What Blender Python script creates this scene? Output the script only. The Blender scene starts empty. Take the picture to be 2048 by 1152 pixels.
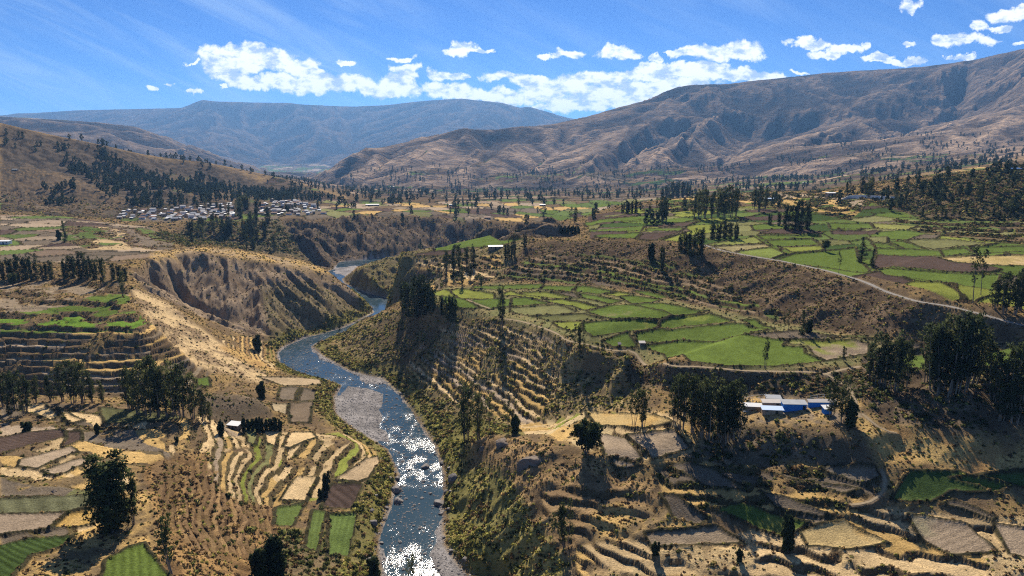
import bpy, math, random
import numpy as np
from mathutils import Vector, geometry

# ------------------------------------------------------------------ camera, sky, sun, exposure
sc = bpy.context.scene
CAMZ = 130.0
PITCH = math.radians(11.4)
FPX = 1365.0
cam_d = bpy.data.cameras.new('camera')
cam_d.sensor_width = 36.0
cam_d.lens = 36.0 * FPX / 2048.0
cam_d.clip_start = 1.0
cam_d.clip_end = 60000.0
cam = bpy.data.objects.new('camera', cam_d)
sc.collection.objects.link(cam)
cam.location = (0, 0, CAMZ)
cam.rotation_euler = (math.pi / 2 - PITCH, 0, 0)
sc.camera = cam

SUN_EL = math.radians(37)
SUN_AZ = math.radians(-3)          # from +Y towards +X
sun_d = bpy.data.lights.new('sun', 'SUN')
sun_d.energy = 5.0
sun_d.angle = math.radians(0.5)
sun_d.color = (1.0, 0.90, 0.76)
sun = bpy.data.objects.new('sun', sun_d)
sc.collection.objects.link(sun)
sv = Vector((math.sin(SUN_AZ) * math.cos(SUN_EL), math.cos(SUN_AZ) * math.cos(SUN_EL), math.sin(SUN_EL)))
sun.rotation_euler = sv.to_track_quat('Z', 'Y').to_euler()

sc.view_settings.view_transform = 'Standard'
sc.view_settings.look = 'None'
sc.view_settings.gamma = 1.0
sc.view_settings.exposure = 0.74
sc.cycles.use_denoising = False     # the photograph itself is grainy; keep the fine glitter and texture
sc.cycles.filter_width = 1.15

class NT:
    """small helper to write node trees"""
    def __init__(s, tree):
        s.t = tree; s.n = tree.nodes; s.l = tree.links
    def new(s, typ, **kw):
        n = s.n.new(typ)
        for k, v in kw.items():
            setattr(n, k, v)
        return n
    def set(s, sock, v):
        if isinstance(v, bpy.types.NodeSocket):
            s.l.new(v, sock)
        else:
            sock.default_value = v
    def math(s, op, a, b=0.0, c=None, clamp=False):
        n = s.new('ShaderNodeMath', operation=op, use_clamp=clamp)
        s.set(n.inputs[0], a); s.set(n.inputs[1], b)
        if c is not None: s.set(n.inputs[2], c)
        return n.outputs[0]
    def vmath(s, op, a, b=None):
        n = s.new('ShaderNodeVectorMath', operation=op)
        s.set(n.inputs[0], a)
        if b is not None: s.set(n.inputs[1], b)
        return n.outputs['Value'] if op in ('LENGTH', 'DOT_PRODUCT', 'DISTANCE') else n.outputs[0]
    def mix(s, f, a, b, typ='MIX'):
        n = s.new('ShaderNodeMix', data_type='RGBA', blend_type=typ)
        s.set(n.inputs[0], f); s.set(n.inputs[6], a); s.set(n.inputs[7], b)
        return n.outputs[2]
    def noise(s, vec, scale, detail=4.0, rough=0.55, dist=0.0, col=False):
        n = s.new('ShaderNodeTexNoise')
        s.set(n.inputs['Vector'], vec)
        n.inputs['Scale'].default_value = scale; n.inputs['Detail'].default_value = detail
        n.inputs['Roughness'].default_value = rough; n.inputs['Distortion'].default_value = dist
        return n.outputs['Color' if col else 'Fac']
    def ramp(s, v, lo, hi, smooth=True):
        n = s.new('ShaderNodeMapRange', interpolation_type='SMOOTHSTEP' if smooth else 'LINEAR')
        s.set(n.inputs[0], v); n.inputs[1].default_value = lo; n.inputs[2].default_value = hi
        return n.outputs[0]

# clouds: (px, py, half width, half height) in photo pixels, turned into directions of the sky
CLOUDS = [(440,112,40,18),(490,106,44,16),(445,140,38,20),(500,130,45,14),(540,118,45,16),(590,132,40,14),(620,145,26,8),(480,160,38,14),(515,172,36,10),
 (560,160,34,16),(600,168,40,18),(650,168,50,18),(700,165,46,16),(740,172,40,16),(790,178,50,14),(800,160,30,16),(812,138,22,10),(812,116,18,5),
 (890,148,34,9),(925,152,22,6),(870,172,30,12),(900,180,46,14),(960,190,50,14),(1000,192,40,12),(1010,205,34,10),
 (1010,152,38,10),(1060,160,46,12),(1100,178,50,16),(1150,168,50,18),(1200,160,48,16),(1070,190,46,16),(1130,206,56,16),(1190,198,60,18),
 (1250,170,46,14),(1250,196,70,18),(1310,180,60,16),(1290,148,60,10),(1340,140,60,12),(1400,140,60,12),(1440,150,50,10),(1500,148,50,10),(1530,152,30,6),
 (1370,165,60,14),(1320,205,50,14),(1380,106,44,9),(1430,108,54,14),(1480,104,44,15),(1505,112,24,12),(1340,104,24,4),
 (930,93,26,12),(905,102,18,6),(960,98,24,4),(1100,110,20,5),(1135,104,20,9),(1230,106,38,11),(1260,112,26,8),(1305,122,9,7),
 (1605,84,24,11),(1640,90,28,11),(1690,98,28,9),(1730,90,16,8),(1660,110,36,6),(1750,115,32,6),(1780,125,34,5),(1825,122,20,7),(1818,94,14,6),
 (1820,12,24,12),(1900,84,26,10),(1940,80,40,9),(1925,115,18,5),(1965,56,16,10),(2000,58,20,5),(2020,30,36,12),(2045,22,24,10),(2040,86,16,5),
 (310,180,10,5),(350,166,6,3),(388,182,12,4),(385,127,14,3),(440,175,7,5),(690,128,18,5),(1595,143,18,3),(1180,214,60,10),(1090,214,40,8)]
world = bpy.data.worlds.new('World')
sc.world = world
world.use_nodes = True
W = NT(world.node_tree)
W.n.clear()
wout = W.new('ShaderNodeOutputWorld')
wbg = W.new('ShaderNodeBackground')
sky = W.new('ShaderNodeTexSky', sky_type='NISHITA')
sky.sun_disc = False
sky.sun_elevation = SUN_EL
sky.sun_rotation = SUN_AZ
sky.altitude = 3500
sky.air_density = 1.0
sky.dust_density = 0.15
sky.ozone_density = 2.0
SKY_K = 0.053
tc = W.new('ShaderNodeTexCoord')
dirv = tc.outputs['Generated']
sep = W.new('ShaderNodeSeparateXYZ'); W.set(sep.inputs[0], dirv)
# direction -> tangent coordinates on the sky in front (x/y, z/y)
yy = W.math('MAXIMUM', sep.outputs[1], 0.02)
cx = W.math('DIVIDE', sep.outputs[0], yy)
cy = W.math('DIVIDE', sep.outputs[2], yy)
comb = W.new('ShaderNodeCombineXYZ'); W.set(comb.inputs[0], cx); W.set(comb.inputs[1], cy)
p2 = comb.outputs[0]
nz = W.noise(p2, 26.0, 6.0, 0.6, 0.3, col=True)
nzc = W.vmath('SUBTRACT', nz, (0.5, 0.5, 0.5))
warp = W.vmath('MULTIPLY', nzc, (0.075, 0.036, 0.0))
pw = W.vmath('ADD', p2, warp)
acc = None
for (px, py, hw, hh) in CLOUDS:
    a = (px - 1024) / FPX; b = (py - 576) / FPX
    den = math.cos(PITCH) - b * math.sin(PITCH)
    ux = a / den; uy = (-math.sin(PITCH) - b * math.cos(PITCH)) / den
    d = W.vmath('SUBTRACT', pw, (ux, uy, 0))
    d = W.vmath('MULTIPLY', d, (FPX / hw, FPX / hh * 0.97, 0))
    m = W.vmath('DOT_PRODUCT', d, d)
    acc = m if acc is None else W.math('SMOOTH_MIN', acc, m, 0.25)
fine = W.noise(p2, 70.0, 5.0, 0.62)
edge = W.math('ADD', acc, W.math('MULTIPLY', W.math('SUBTRACT', fine, 0.5), 2.2))
cmask = W.ramp(edge, 1.45, 0.50)
inner = W.ramp(W.noise(W.vmath('MULTIPLY', p2, (1.0, 1.8, 1.0)), 34.0, 4.0, 0.6), 0.46, 0.64)
ccol = W.mix(W.math('MULTIPLY', inner, 0.85), (14.0, 14.2, 14.6, 1), (4.6, 6.6, 10.2, 1))
# thin high streaks
rot = W.new('ShaderNodeVectorRotate', rotation_type='Z_AXIS'); W.set(rot.inputs[0], p2); rot.inputs['Angle'].default_value = math.radians(24)
st = W.noise(W.vmath('MULTIPLY', rot.outputs[0], (2.0, 16.0, 1.0)), 1.6, 5.0, 0.6, 0.6)
st2 = W.noise(p2, 1.7, 2.0, 0.5)
stm = W.math('MULTIPLY', W.math('MULTIPLY', W.ramp(st, 0.38, 0.8), W.ramp(st2, 0.25, 0.65)), 0.5)
skyc = W.mix(1.0, sky.outputs[0], (0.36, 0.68, 1.16, 1), 'MULTIPLY')
c1 = W.mix(stm, skyc, (7.0, 9.2, 12.0, 1))
front = W.math('GREATER_THAN', sep.outputs[1], 0.1)
c2 = W.mix(W.math('MULTIPLY', cmask, front), c1, ccol)
W.set(wbg.inputs['Color'], c2)
wbg.inputs['Strength'].default_value = SKY_K
W.l.new(wbg.outputs[0], wout.inputs['Surface'])

# ------------------------------------------------------------------ geometry of the view, used to turn surveyed points into places
SP, CP = math.sin(PITCH), math.cos(PITCH)
def atz(px, py, z):
    a = (px - 1024) / FPX; b = (py - 576) / FPX
    t = (CAMZ - z) / (SP + b * CP)
    return (a * t, t * (CP - b * SP), z)
def atd(px, py, t):
    a = (px - 1024) / FPX; b = (py - 576) / FPX
    return (a * t, t * (CP - b * SP), CAMZ - t * (SP + b * CP))

# ------------------------------------------------------------------ vectorised noise
def _hash(ix, iy, seed):
    h = (ix.astype(np.int64) * 374761393 + iy.astype(np.int64) * 668265263 + seed * 974711) & 0xffffffff
    h = ((h ^ (h >> 13)) * 1274126177) & 0xffffffff
    return (h ^ (h >> 16)) & 0xffffffff
_ang = np.linspace(0, 2 * np.pi, 256, endpoint=False)
_gx = np.cos(_ang).astype(np.float32); _gy = np.sin(_ang).astype(np.float32)
def perlin(x, y, seed=0):
    x = np.asarray(x, np.float64); y = np.asarray(y, np.float64)
    x0 = np.floor(x); y0 = np.floor(y)
    fx = (x - x0).astype(np.float32); fy = (y - y0).astype(np.float32)
    ix = x0.astype(np.int64); iy = y0.astype(np.int64)
    u = fx * fx * fx * (fx * (fx * 6 - 15) + 10); v = fy * fy * fy * (fy * (fy * 6 - 15) + 10)
    def g(dx, dy):
        h = (_hash(ix + dx, iy + dy, seed) & 255).astype(np.int64)
        return _gx[h] * (fx - dx) + _gy[h] * (fy - dy)
    a = g(0, 0); b = g(1, 0); c = g(0, 1); d = g(1, 1)
    return ((a + (b - a) * u) * (1 - v) + (c + (d - c) * u) * v) * 1.5
def fbm(x, y, oct=4, seed=0, gain=0.5):
    s = 0; a = 1.0; f = 1.0; n = 0
    for i in range(oct):
        s = s + a * perlin(x * f, y * f, seed + i * 17); n += a; a *= gain; f *= 2.03
    return s / n
def ridged(x, y, oct=5, seed=0, gain=0.5):
    s = 0; a = 1.0; f = 1.0; n = 0; w = 1.0
    for i in range(oct):
        r = 1 - np.abs(perlin(x * f, y * f, seed + i * 31)); r = r * r * w
        s = s + a * r; n += a; w = np.clip(r * 1.6, 0, 1); a *= gain; f *= 2.07
    return s / n
def rnd(ix, iy, seed=0):
    return _hash(np.asarray(ix), np.asarray(iy), seed).astype(np.float64) / 4294967296.0
def voronoi(x, y, seed=0, jit=0.8):
    """cell id pair and distance to the nearest border, in cells"""
    ix = np.floor(x).astype(np.int64); iy = np.floor(y).astype(np.int64)
    d1 = np.full(x.shape, 9.0); d2 = np.full(x.shape, 9.0)
    cx_ = np.zeros(x.shape, np.int64); cy_ = np.zeros(x.shape, np.int64)
    for dx in (-1, 0, 1):
        for dy in (-1, 0, 1):
            a = ix + dx; b = iy + dy
            qx = a + 0.5 + (rnd(a, b, seed) - 0.5) * jit; qy = b + 0.5 + (rnd(a, b, seed + 5) - 0.5) * jit
            d = np.hypot(x - qx, y - qy)
            m = d < d1
            d2 = np.where(m, d1, np.minimum(d2, d)); cx_ = np.where(m, a, cx_); cy_ = np.where(m, b, cy_)
            d1 = np.where(m, d, d1)
    return cx_, cy_, (d2 - d1)
def sstep(a, b, x):
    t = np.clip((x - a) / (b - a), 0, 1); return t * t * (3 - 2 * t)
def blur(a, r, axis):
    if r < 1: return a
    k = np.exp(-0.5 * (np.arange(-3 * r, 3 * r + 1) / r) ** 2); k /= k.sum()
    pad = [(0, 0), (0, 0)]; pad[axis] = (3 * r, 3 * r)
    p = np.pad(a, pad, mode='edge'); out = np.zeros_like(a)
    n = a.shape[axis]
    for i, w in enumerate(k):
        out += w * (p[i:i + n, :] if axis == 0 else p[:, i:i + n])
    return out

# ------------------------------------------------------------------ terrain: surveyed break lines
LB = [(735,1250),(765,1152),(758,1080),(785,1010),(800,950),(778,900),(700,850),(672,825),(672,790),(685,770),(640,756),(600,746),(560,724),(556,705),(575,690),(610,676),(650,667),(690,654),(748,626),(744,614),(722,597),(690,585),(652,573),(630,561),(640,549),(668,538)]
RB = [(945,1250),(928,1152),(886,1090),(882,1000),(886,950),(868,890),(830,837),(800,790),(765,758),(700,744),(650,716),(622,694),(640,682),(692,662),(760,636),(793,612),(782,598),(745,589),(715,579),(690,567),(684,557),(700,547),(716,532)]
Zl = []   # lines of (px, py, z)
Dl = []   # lines of (px, py, distance)
Zl.append([(a, b, 0.0) for a, b in LB]); Zl.append([(a, b, 0.0) for a, b in RB])
Zl += [
 [(-350,1250,37),(0,1250,36),(340,1250,29),(480,1250,21),(600,1250,11),(720,1250,1)],
 [(-350,1152,37),(0,1152,36),(150,1152,33),(340,1152,29),(450,1152,22),(560,1152,12),(700,1152,5),(750,1152,1.5)],
 [(-350,1060,37),(0,1060,35),(220,1070,31),(330,1060,29),(450,1060,19),(560,1060,11),(650,1070,7),(730,1060,4)],
 [(-350,1000,36),(0,1000,34),(180,1000,32.5),(300,1000,30),(420,1000,22),(540,1000,11),(640,1000,6.8),(740,990,4.5)],
 [(-350,920,33),(0,920,31),(180,920,30),(320,920,29),(430,930,21),(540,920,13.5),(640,930,8.3),(740,930,5)],
 [(-350,860,30),(0,870,28),(180,850,27),(330,860,27),(410,870,23),(480,880,17),(560,880,13.5),(640,880,9.8),(700,880,8),(745,895,3)],
 [(-350,800,28),(0,805,26),(70,805,25),(250,815,25),(380,825,24),(450,852,16),(520,852,13),(570,862,11)],
 [(-350,788,20),(0,788,19),(150,790,20),(300,795,19),(390,802,17)],
 [(405,795,20),(425,786,24),(470,790,22),(520,803,18),(555,825,11)],
 [(-350,700,32),(0,700,33),(150,705,33),(300,715,30),(390,722,25)],
 [(-350,650,40),(0,650,41),(150,655,41),(280,655,41),(325,662,37)],
 [(-350,600,45),(0,600,46),(200,600,47),(250,600,47)],
 [(-350,560,48),(0,560,48),(150,556,48),(240,562,49)],
 [(262,572,49),(300,590,43),(350,618,34),(400,655,24),(440,685,17),(490,715,11),(540,740,6.5),(558,748,5)],
 [(340,690,29),(400,740,21),(450,765,16),(520,768,9)],
 [(520,752,8),(600,757,5),(652,772,4),(662,800,4),(655,850,5.5),(640,860,6)],
 [(560,780,8),(600,800,7),(560,845,8.5)],
 [(300,587,28),(350,612,20),(420,640,14),(480,660,11),(560,668,6),(640,661,2),(690,646,2)],
 [(262,545,48),(300,518,50),(350,507,50),(400,503,50),(440,510,48),(520,522,43),(600,535,36),(660,552,28),(700,575,18),(730,602,6),(742,614,1)],
 [(300,500,50),(400,490,48),(500,500,45),(600,518,38),(645,535,30)],
 [(-350,520,50),(0,520,50),(200,520,50)],
 [(-350,480,53),(0,480,52),(150,480,51),(300,480,48),(350,480,46)],
 [(-350,450,57),(0,450,55),(120,445,54),(240,449,48),(300,452,46)],
 [(240,441,44),(420,447,42),(560,440,40),(620,434,40),(700,432,40),(780,428,40),(850,430,38),(960,440,32),(1060,445,28),(1150,447,24)],
 [(300,464,37),(400,480,28),(480,490,24),(560,500,18),(620,520,8)],
 [(640,535,1),(700,528,1),(800,505,4),(900,492,3),(1000,487,3),(1150,480,3)],
 [(690,553,3),(720,532,20),(760,513,38),(800,503,46),(900,488,52),(1000,480,56),(1060,478,62),(1180,477,66),(1300,480,68),(1400,491,70),(1480,507,69),(1560,521,68),(1640,540,67),(1700,555,66),(1760,578,65),(1840,602,64),(1900,613,63),(1980,632,62),(2120,662,60),(2400,700,60)],
 [(850,500,20),(950,490,20),(1050,480,25),(1130,470,30),(1150,445,34)],
 [(800,513,46),(900,513,48),(990,497,54)],
 [(800,530,40),(900,540,42),(1000,555,45)],
 [(850,588,39),(900,575,40.5),(928,573,41.6)],
 [(696,562,1),(722,577,1),(760,588,1),(786,597,.8),(797,610,.8)],
 [(815,596,20),(830,592,28)],
 [(692,661,1.5),(700,648,5),(750,628,14),(800,612,25),(835,602,34),(860,598,39.5)],
 [(690,690,3),(720,700,5),(750,705,8),(800,700,11),(900,700,21),(1000,700,29),(1100,700,36)],
 [(760,755,1),(800,750,2.6),(900,750,13.5),(1000,750,22),(1100,750,28.5),(1200,745,34)],
 [(800,650,19),(900,650,31),(960,655,34)],
 [(850,800,3.5),(900,800,7.5),(1000,800,16),(1100,800,22),(1200,790,28.5)],
 [(870,870,1),(900,850,4),(1000,845,12.5),(1100,848,18),(1180,820,26)],
 [(870,608,40),(900,612,39),(950,620,39),(1000,635,39.5),(1060,650,41),(1130,672,43),(1180,690,44.5),(1260,702,45.5),(1330,722,46),(1420,736,46),(1560,742,46),(1640,742,45.5),(1700,735,45.5),(1780,720,46),(1840,708,47)],
 [(1260,745,34),(1330,772,37.5),(1420,788,37.5),(1560,792,40),(1640,797,41),(1720,790,43)],
 [(930,575,41.5),(1000,565,43.5),(1060,560,45.5),(1180,562,48),(1250,575,49),(1340,590,49.5),(1400,610,49.5),(1480,625,50),(1560,645,50),(1640,655,50),(1720,670,50),(1800,680,50.5),(1900,690,50),(2060,690,53),(2400,700,54)],
 [(1735,552,68.5),(1850,580,67.5),(1980,600,66),(2120,620,64)],
 [(1180,430,67),(1200,470,67.5)],
 [(1200,440,69),(1500,440,73),(1700,440,76),(1850,436,79),(2060,440,80),(2400,450,84)],
 [(1300,405,73),(1500,400,77),(1700,400,82),(1800,400,86),(2000,380,98),(2400,370,106)],
 [(1230,412,70),(1320,398,74),(1500,385,80),(1650,380,84),(1750,378,91),(1850,360,101),(1950,343,108),(2060,328,115),(2400,320,119)],
 [(1700,500,69),(1900,500,70),(2060,500,71),(2400,520,72)],
 [(1480,810,38),(1590,830,39),(1700,830,41)],
 [(1400,850,34),(1450,852,35),(1600,862,37),(1680,875,38),(1730,888,38)],
 [(1380,900,31),(1450,930,28),(1600,920,30),(1700,950,29),(1760,930,33)],
 [(1340,1000,25),(1400,1000,25),(1600,1000,26),(1750,1000,27),(1900,990,28),(2060,1000,28),(2400,1010,29)],
 [(1200,820,26.5),(1300,825,33),(1350,830,35.5),(1400,828,36.5)],
 [(1200,900,29),(1300,900,31),(1350,865,33)],
 [(1330,1040,22),(1450,1060,21),(1600,1060,22),(1800,1060,23),(2060,1060,25),(2400,1060,26)],
 [(980,1152,.5),(1100,1152,10.5),(1200,1152,15),(1350,1152,17),(1600,1152,19),(1900,1152,21),(2400,1152,23)],
 [(1000,1250,.8),(1200,1250,9),(1600,1250,16),(2400,1250,20)],
 [(925,892,8),(945,885,16),(975,880,20),(1020,882,24),(1100,900,27),(1200,935,26),(1280,970,24.5),(1330,1000,25)],
 [(1000,860,20),(1100,868,25.5),(1200,878,28.8)],
 [(930,930,7),(1000,950,18),(1100,980,22.5),(1200,1000,22.5),(1300,1030,21.5)],
 [(950,1050,4),(1000,1040,11),(1100,1060,17),(1200,1060,19)],
 [(1760,730,46),(1900,760,48),(2060,760,50),(2400,760,52)],
 [(1750,830,41),(1800,800,43)],
 [(1780,850,39.5),(1900,870,39),(2060,850,42),(2400,850,45)],
 [(1800,900,34),(1900,930,33),(2060,920,35),(2400,920,37)],
 [(1960,728,49),(2060,705,51.5),(2400,720,53)],
 [(0,400,62),(100,422,57),(240,430,48),(300,412,50),(450,405,50)],
 [(240,436,44.5),(400,425,43),(560,418,43),(650,416,42)],
 [(700,400,34),(850,402,34),(1000,400,34),(1100,410,32)],
 [(850,413,36),(1000,420,32)],
]
Dl += [
 [(-350,190,1300),(0,243,1300),(80,262,1350),(200,288,1400),(300,310,1500),(400,320,1550),(450,331,1600),(550,353,1650),(620,372,1700),(680,380,1750),(760,386,1800),(900,390,1900)],
 [(-350,330,1100),(0,320,1130),(200,350,1230),(350,368,1320),(500,382,1420)],
 [(1150,405,1250),(1300,400,1200),(1500,388,1250),(1700,380,1200),(1900,345,1150),(2400,325,1200)],
 [(1000,392,1700),(1300,388,1700),(1600,372,1600),(1850,345,1500),(2060,318,1500),(2400,310,1500)],
 [(640,365,3000),(700,375,2700),(850,380,2500),(1000,383,2400),(1300,373,2400),(1500,362,2500),(1700,348,2300),(1850,328,2200),(2060,300,2200),(2400,280,2200)],
 [(638,362,3700),(655,352,3500),(690,320,3500),(722,298,3500),(740,293,3450),(800,291,3400),(860,286,3450),(895,266,3600),(930,252,3700),(1000,254,3800),(1080,258,4000),(1100,248,4200),(1160,235,4400),(1200,225,4500),(1300,196,4800),(1345,173,4900),(1385,165,5000),(1460,164,5200),(1560,158,5500),(1580,150,5500),(1640,147,5600),(1760,137,5500),(1850,130,5400),(1880,134,5400),(1940,118,5200),(2060,91,5000),(2400,50,5000)],
 [(738,300,3300),(700,345,2900)],[(860,300,3300),(810,350,2750)],[(790,310,3400),(750,352,2900)],
 [(930,262,3600),(960,300,3200),(905,352,2700)],[(1090,264,3900),(1000,305,3200),(945,355,2650)],[(990,285,3700),(935,338,3000)],
 [(1300,250,4000),(1230,300,3200),(1140,350,2600)],[(1120,300,3700),(1060,350,2900)],
 [(1450,230,4300),(1350,290,3300),(1250,345,2700)],[(1330,285,4000),(1230,342,3050)],
 [(1760,230,4200),(1700,258,3600),(1560,296,3000),(1480,332,2700)],[(1500,285,4100),(1440,335,3100)],
 [(2060,215,3600),(1850,272,2900),(1700,318,2500)],[(1900,245,4300),(1740,300,3300)],
 [(2400,200,3500),(2060,290,2600)],
 [(-350,225,5000),(0,231,5000),(100,236,5000),(200,243,5000),(262,247,5000),(285,262,4950),(340,285,4900),(390,306,4800),(430,322,4700),(500,342,4700)],
 [(-350,320,3300),(0,310,3500),(250,325,3600),(400,342,3800),(520,352,4500)],
 [(-350,232,13000),(0,229,13000),(28,223,13000),(45,225,13000),(150,218,13000),(370,213,12500),(388,202,12500),(402,193,12400),(440,200,12400),(500,203,12300),(560,200,12300),(585,204,12300),(620,211,12500),(690,209,12800),(790,205,13000),(850,203,13000),(866,196,12800),(925,193,12600),(1005,202,12500),(1042,219,12500),(1058,207,12400),(1080,211,12400),(1114,234,12500),(1150,238,13000),(1250,242,14000),(2400,240,15000)],
 [(410,215,11800),(430,260,10500),(520,332,8500)],[(600,225,11800),(640,270,10500),(650,328,8800)],[(300,250,11000),(340,290,9000)],[(500,250,11600),(560,320,9500)],[(720,240,12000),(700,300,10000)],[(900,215,12000),(830,262,10500),(740,320,8500)],
 [(1000,230,11500),(960,290,9500)],
 [(560,360,4600),(620,358,4600),(690,354,4800),(800,348,5200),(950,335,5600),(1100,330,6200)],
 [(560,367,3300),(610,367,3150),(634,366,3060)],
 [(480,345,7000),(560,350,7000),(640,352,7000),(700,345,7600),(800,335,8000),(1100,330,8000)],
]
U0, U1, NU = -0.93, 0.93, int(1460)
Ym = [95.0]
while Ym[-1] < 16200:
    y = Ym[-1]
    f = 0.008 if y < 140 else 0.0034 if y < 400 else 0.0042 if y < 800 else 0.006 if y < 1600 else 0.0065
    Ym.append(y * (1 + f))
Yr = np.array(Ym); NR = len(Yr)
us = np.linspace(U0, U1, NU)
Xg = us[None, :] * Yr[:, None]; Yg = np.repeat(Yr[:, None], NU, 1)
print('grid', NR, NU)

def build_tin():
    V = []; E = []; Z = []
    def add(p):
        V.append(Vector((p[0] / p[1], math.log(p[1])))); Z.append(p[2]); return len(V) - 1
    for fn, L in ((atz, Zl), (atd, Dl)):
        for ln in L:
            prev = None
            for q in ln:
                i = add(fn(*q))
                if prev is not None: E.append((prev, i))
                prev = i
    for u in (-1.3, -0.6, 0, 0.6, 1.3):
        add((u * 70, 70, 20 if u < -.4 else 0 if u < 0.1 else 14)); add((u * 18000, 18000, 200))
    for y, zl, zr in ((100, 30, 15), (200, 33, 30), (400, 45, 60), (800, 60, 85), (1600, 230, 150), (3000, 100, 300), (5500, 400, 900), (9000, 100, 600), (14000, 900, 900)):
        add((-1.3 * y, y, zl)); add((1.3 * y, y, zr))
    r = geometry.delaunay_2d_cdt(V, E, [], 0, 1e-6)
    nv, ne, nf, ov = r[0], r[1], r[2], r[3]
    z = np.zeros(len(nv)); vv = np.array([(v.x, v.y) for v in nv])
    P0 = np.array([(v.x, v.y) for v in V]); Z0 = np.array(Z)
    bad = 0
    for i in range(len(nv)):
        if ov[i]: z[i] = np.mean([Z[k] for k in ov[i]])
        else:
            # a crossing of two lines: take the height of the nearer crossing line
            bad += 1
            best = None
            for (a, b) in E:
                A = P0[a]; B = P0[b]; d = B - A; L2 = d @ d
                if L2 == 0: continue
                t = ((vv[i] - A) @ d) / L2
                if 0 <= t <= 1:
                    dd = np.hypot(*(A + t * d - vv[i]))
                    if best is None or dd < best[0]: best = (dd, Z0[a] + t * (Z0[b] - Z0[a]), a, b)
            z[i] = best[1] if best else 0
            print('cross', vv[i], best)
    H = np.full((NR, NU), np.nan)
    LY = np.log(Yr)
    for f in nf:
        for k in range(1, len(f) - 1):
            ia, ib, ic = f[0], f[k], f[k + 1]
            A, B, C = vv[ia], vv[ib], vv[ic]
            c0 = max(0, int(np.searchsorted(us, min(A[0], B[0], C[0]))) - 1); c1 = min(NU, int(np.searchsorted(us, max(A[0], B[0], C[0]))) + 1)
            r0 = max(0, int(np.searchsorted(LY, min(A[1], B[1], C[1]))) - 1); r1 = min(NR, int(np.searchsorted(LY, max(A[1], B[1], C[1]))) + 1)
            if c1 <= c0 or r1 <= r0: continue
            gx, gy = np.meshgrid(us[c0:c1], LY[r0:r1])
            det = (B[1] - C[1]) * (A[0] - C[0]) + (C[0] - B[0]) * (A[1] - C[1])
            if abs(det) < 1e-14: continue
            w0 = ((B[1] - C[1]) * (gx - C[0]) + (C[0] - B[0]) * (gy - C[1])) / det
            w1 = ((C[1] - A[1]) * (gx - C[0]) + (A[0] - C[0]) * (gy - C[1])) / det
            w2 = 1 - w0 - w1
            m = (w0 >= -1e-6) & (w1 >= -1e-6) & (w2 >= -1e-6)
            sub = H[r0:r1, c0:c1]
            sub[m] = (w0 * z[ia] + w1 * z[ib] + w2 * z[ic])[m]
    print('tin', len(nv), len(nf), 'cross', bad, 'nan', int(np.isnan(H).sum()))
    H[np.isnan(H)] = 50
    return H
HB = build_tin()
HB = blur(blur(HB, 2, 0), 2, 1)

# ------------------------------------------------------------------ terrain: relief and land cover
def hit(px, py, H=None):
    """first place where the sight line through a surveyed photo point meets the terrain"""
    H = HB if H is None else H
    a = (px - 1024) / FPX; b = (py - 576) / FPX
    den = CP - b * SP
    u = a / den; m = (-SP - b * CP) / den
    c = (u - U0) / (U1 - U0) * (NU - 1); c0 = int(np.clip(c, 0, NU - 2)); f = np.clip(c - c0, 0, 1)
    col = H[:, c0] * (1 - f) + H[:, c0 + 1] * f
    d = col - (CAMZ + m * Yr)
    k = np.argmax(d > 0)
    if d[k] <= 0: k = NR - 1
    if k > 0:
        w = d[k - 1] / (d[k - 1] - d[k]) if d[k] != d[k - 1] else 0
        Y = Yr[k - 1] + (Yr[k] - Yr[k - 1]) * np.clip(w, 0, 1)
    else: Y = Yr[0]
    return (u * Y, Y)
def zat(x, y, H=None):
    H = ZT if H is None else H
    c = (x / y - U0) / (U1 - U0) * (NU - 1); r = np.interp(y, Yr, np.arange(NR))
    c0 = int(np.clip(c, 0, NU - 2)); r0 = int(np.clip(r, 0, NR - 2)); fc = c - c0; fr = r - r0
    return float((H[r0, c0] * (1 - fc) + H[r0, c0 + 1] * fc) * (1 - fr) + (H[r0 + 1, c0] * (1 - fc) + H[r0 + 1, c0 + 1] * fc) * fr)
def window(P):
    P = np.array(P); u = P[:, 0] / P[:, 1]
    c0 = max(0, int(np.searchsorted(us, u.min() - .02)) - 1); c1 = min(NU, int(np.searchsorted(us, u.max() + .02)) + 1)
    r0 = max(0, int(np.searchsorted(Yr, P[:, 1].min() * .98)) - 1); r1 = min(NR, int(np.searchsorted(Yr, P[:, 1].max() * 1.02)) + 1)
    return slice(r0, r1), slice(c0, c1)
def inside(P, x, y):
    ins = np.zeros(x.shape, bool); n = len(P)
    for i in range(n):
        x0, y0 = P[i]; x1, y1 = P[(i + 1) % n]
        if y0 == y1: continue
        c = ((y0 > y) != (y1 > y)) & (x < (x1 - x0) * (y - y0) / (y1 - y0) + x0)
        ins ^= c
    return ins
def segdist(P, x, y, closed=True):
    d = np.full(x.shape, 1e9); s_at = np.zeros(x.shape); acc = 0.0
    n = len(P)
    for i in range(n if closed else n - 1):
        x0, y0 = P[i]; x1, y1 = P[(i + 1) % n]
        dx, dy = x1 - x0, y1 - y0; L2 = dx * dx + dy * dy
        if L2 == 0: continue
        t = np.clip(((x - x0) * dx + (y - y0) * dy) / L2, 0, 1)
        q = np.hypot(x - x0 - t * dx, y - y0 - t * dy)
        m = q < d; d = np.where(m, q, d); s_at = np.where(m, acc + t * math.sqrt(L2), s_at); acc += math.sqrt(L2)
    return d, s_at
_wob = None
def curve(pts, rough=0.0):
    """photo points -> ground polygon, with a few extra corners so edges are not ruler straight"""
    P = [hit(*p) for p in pts]
    return P

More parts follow.
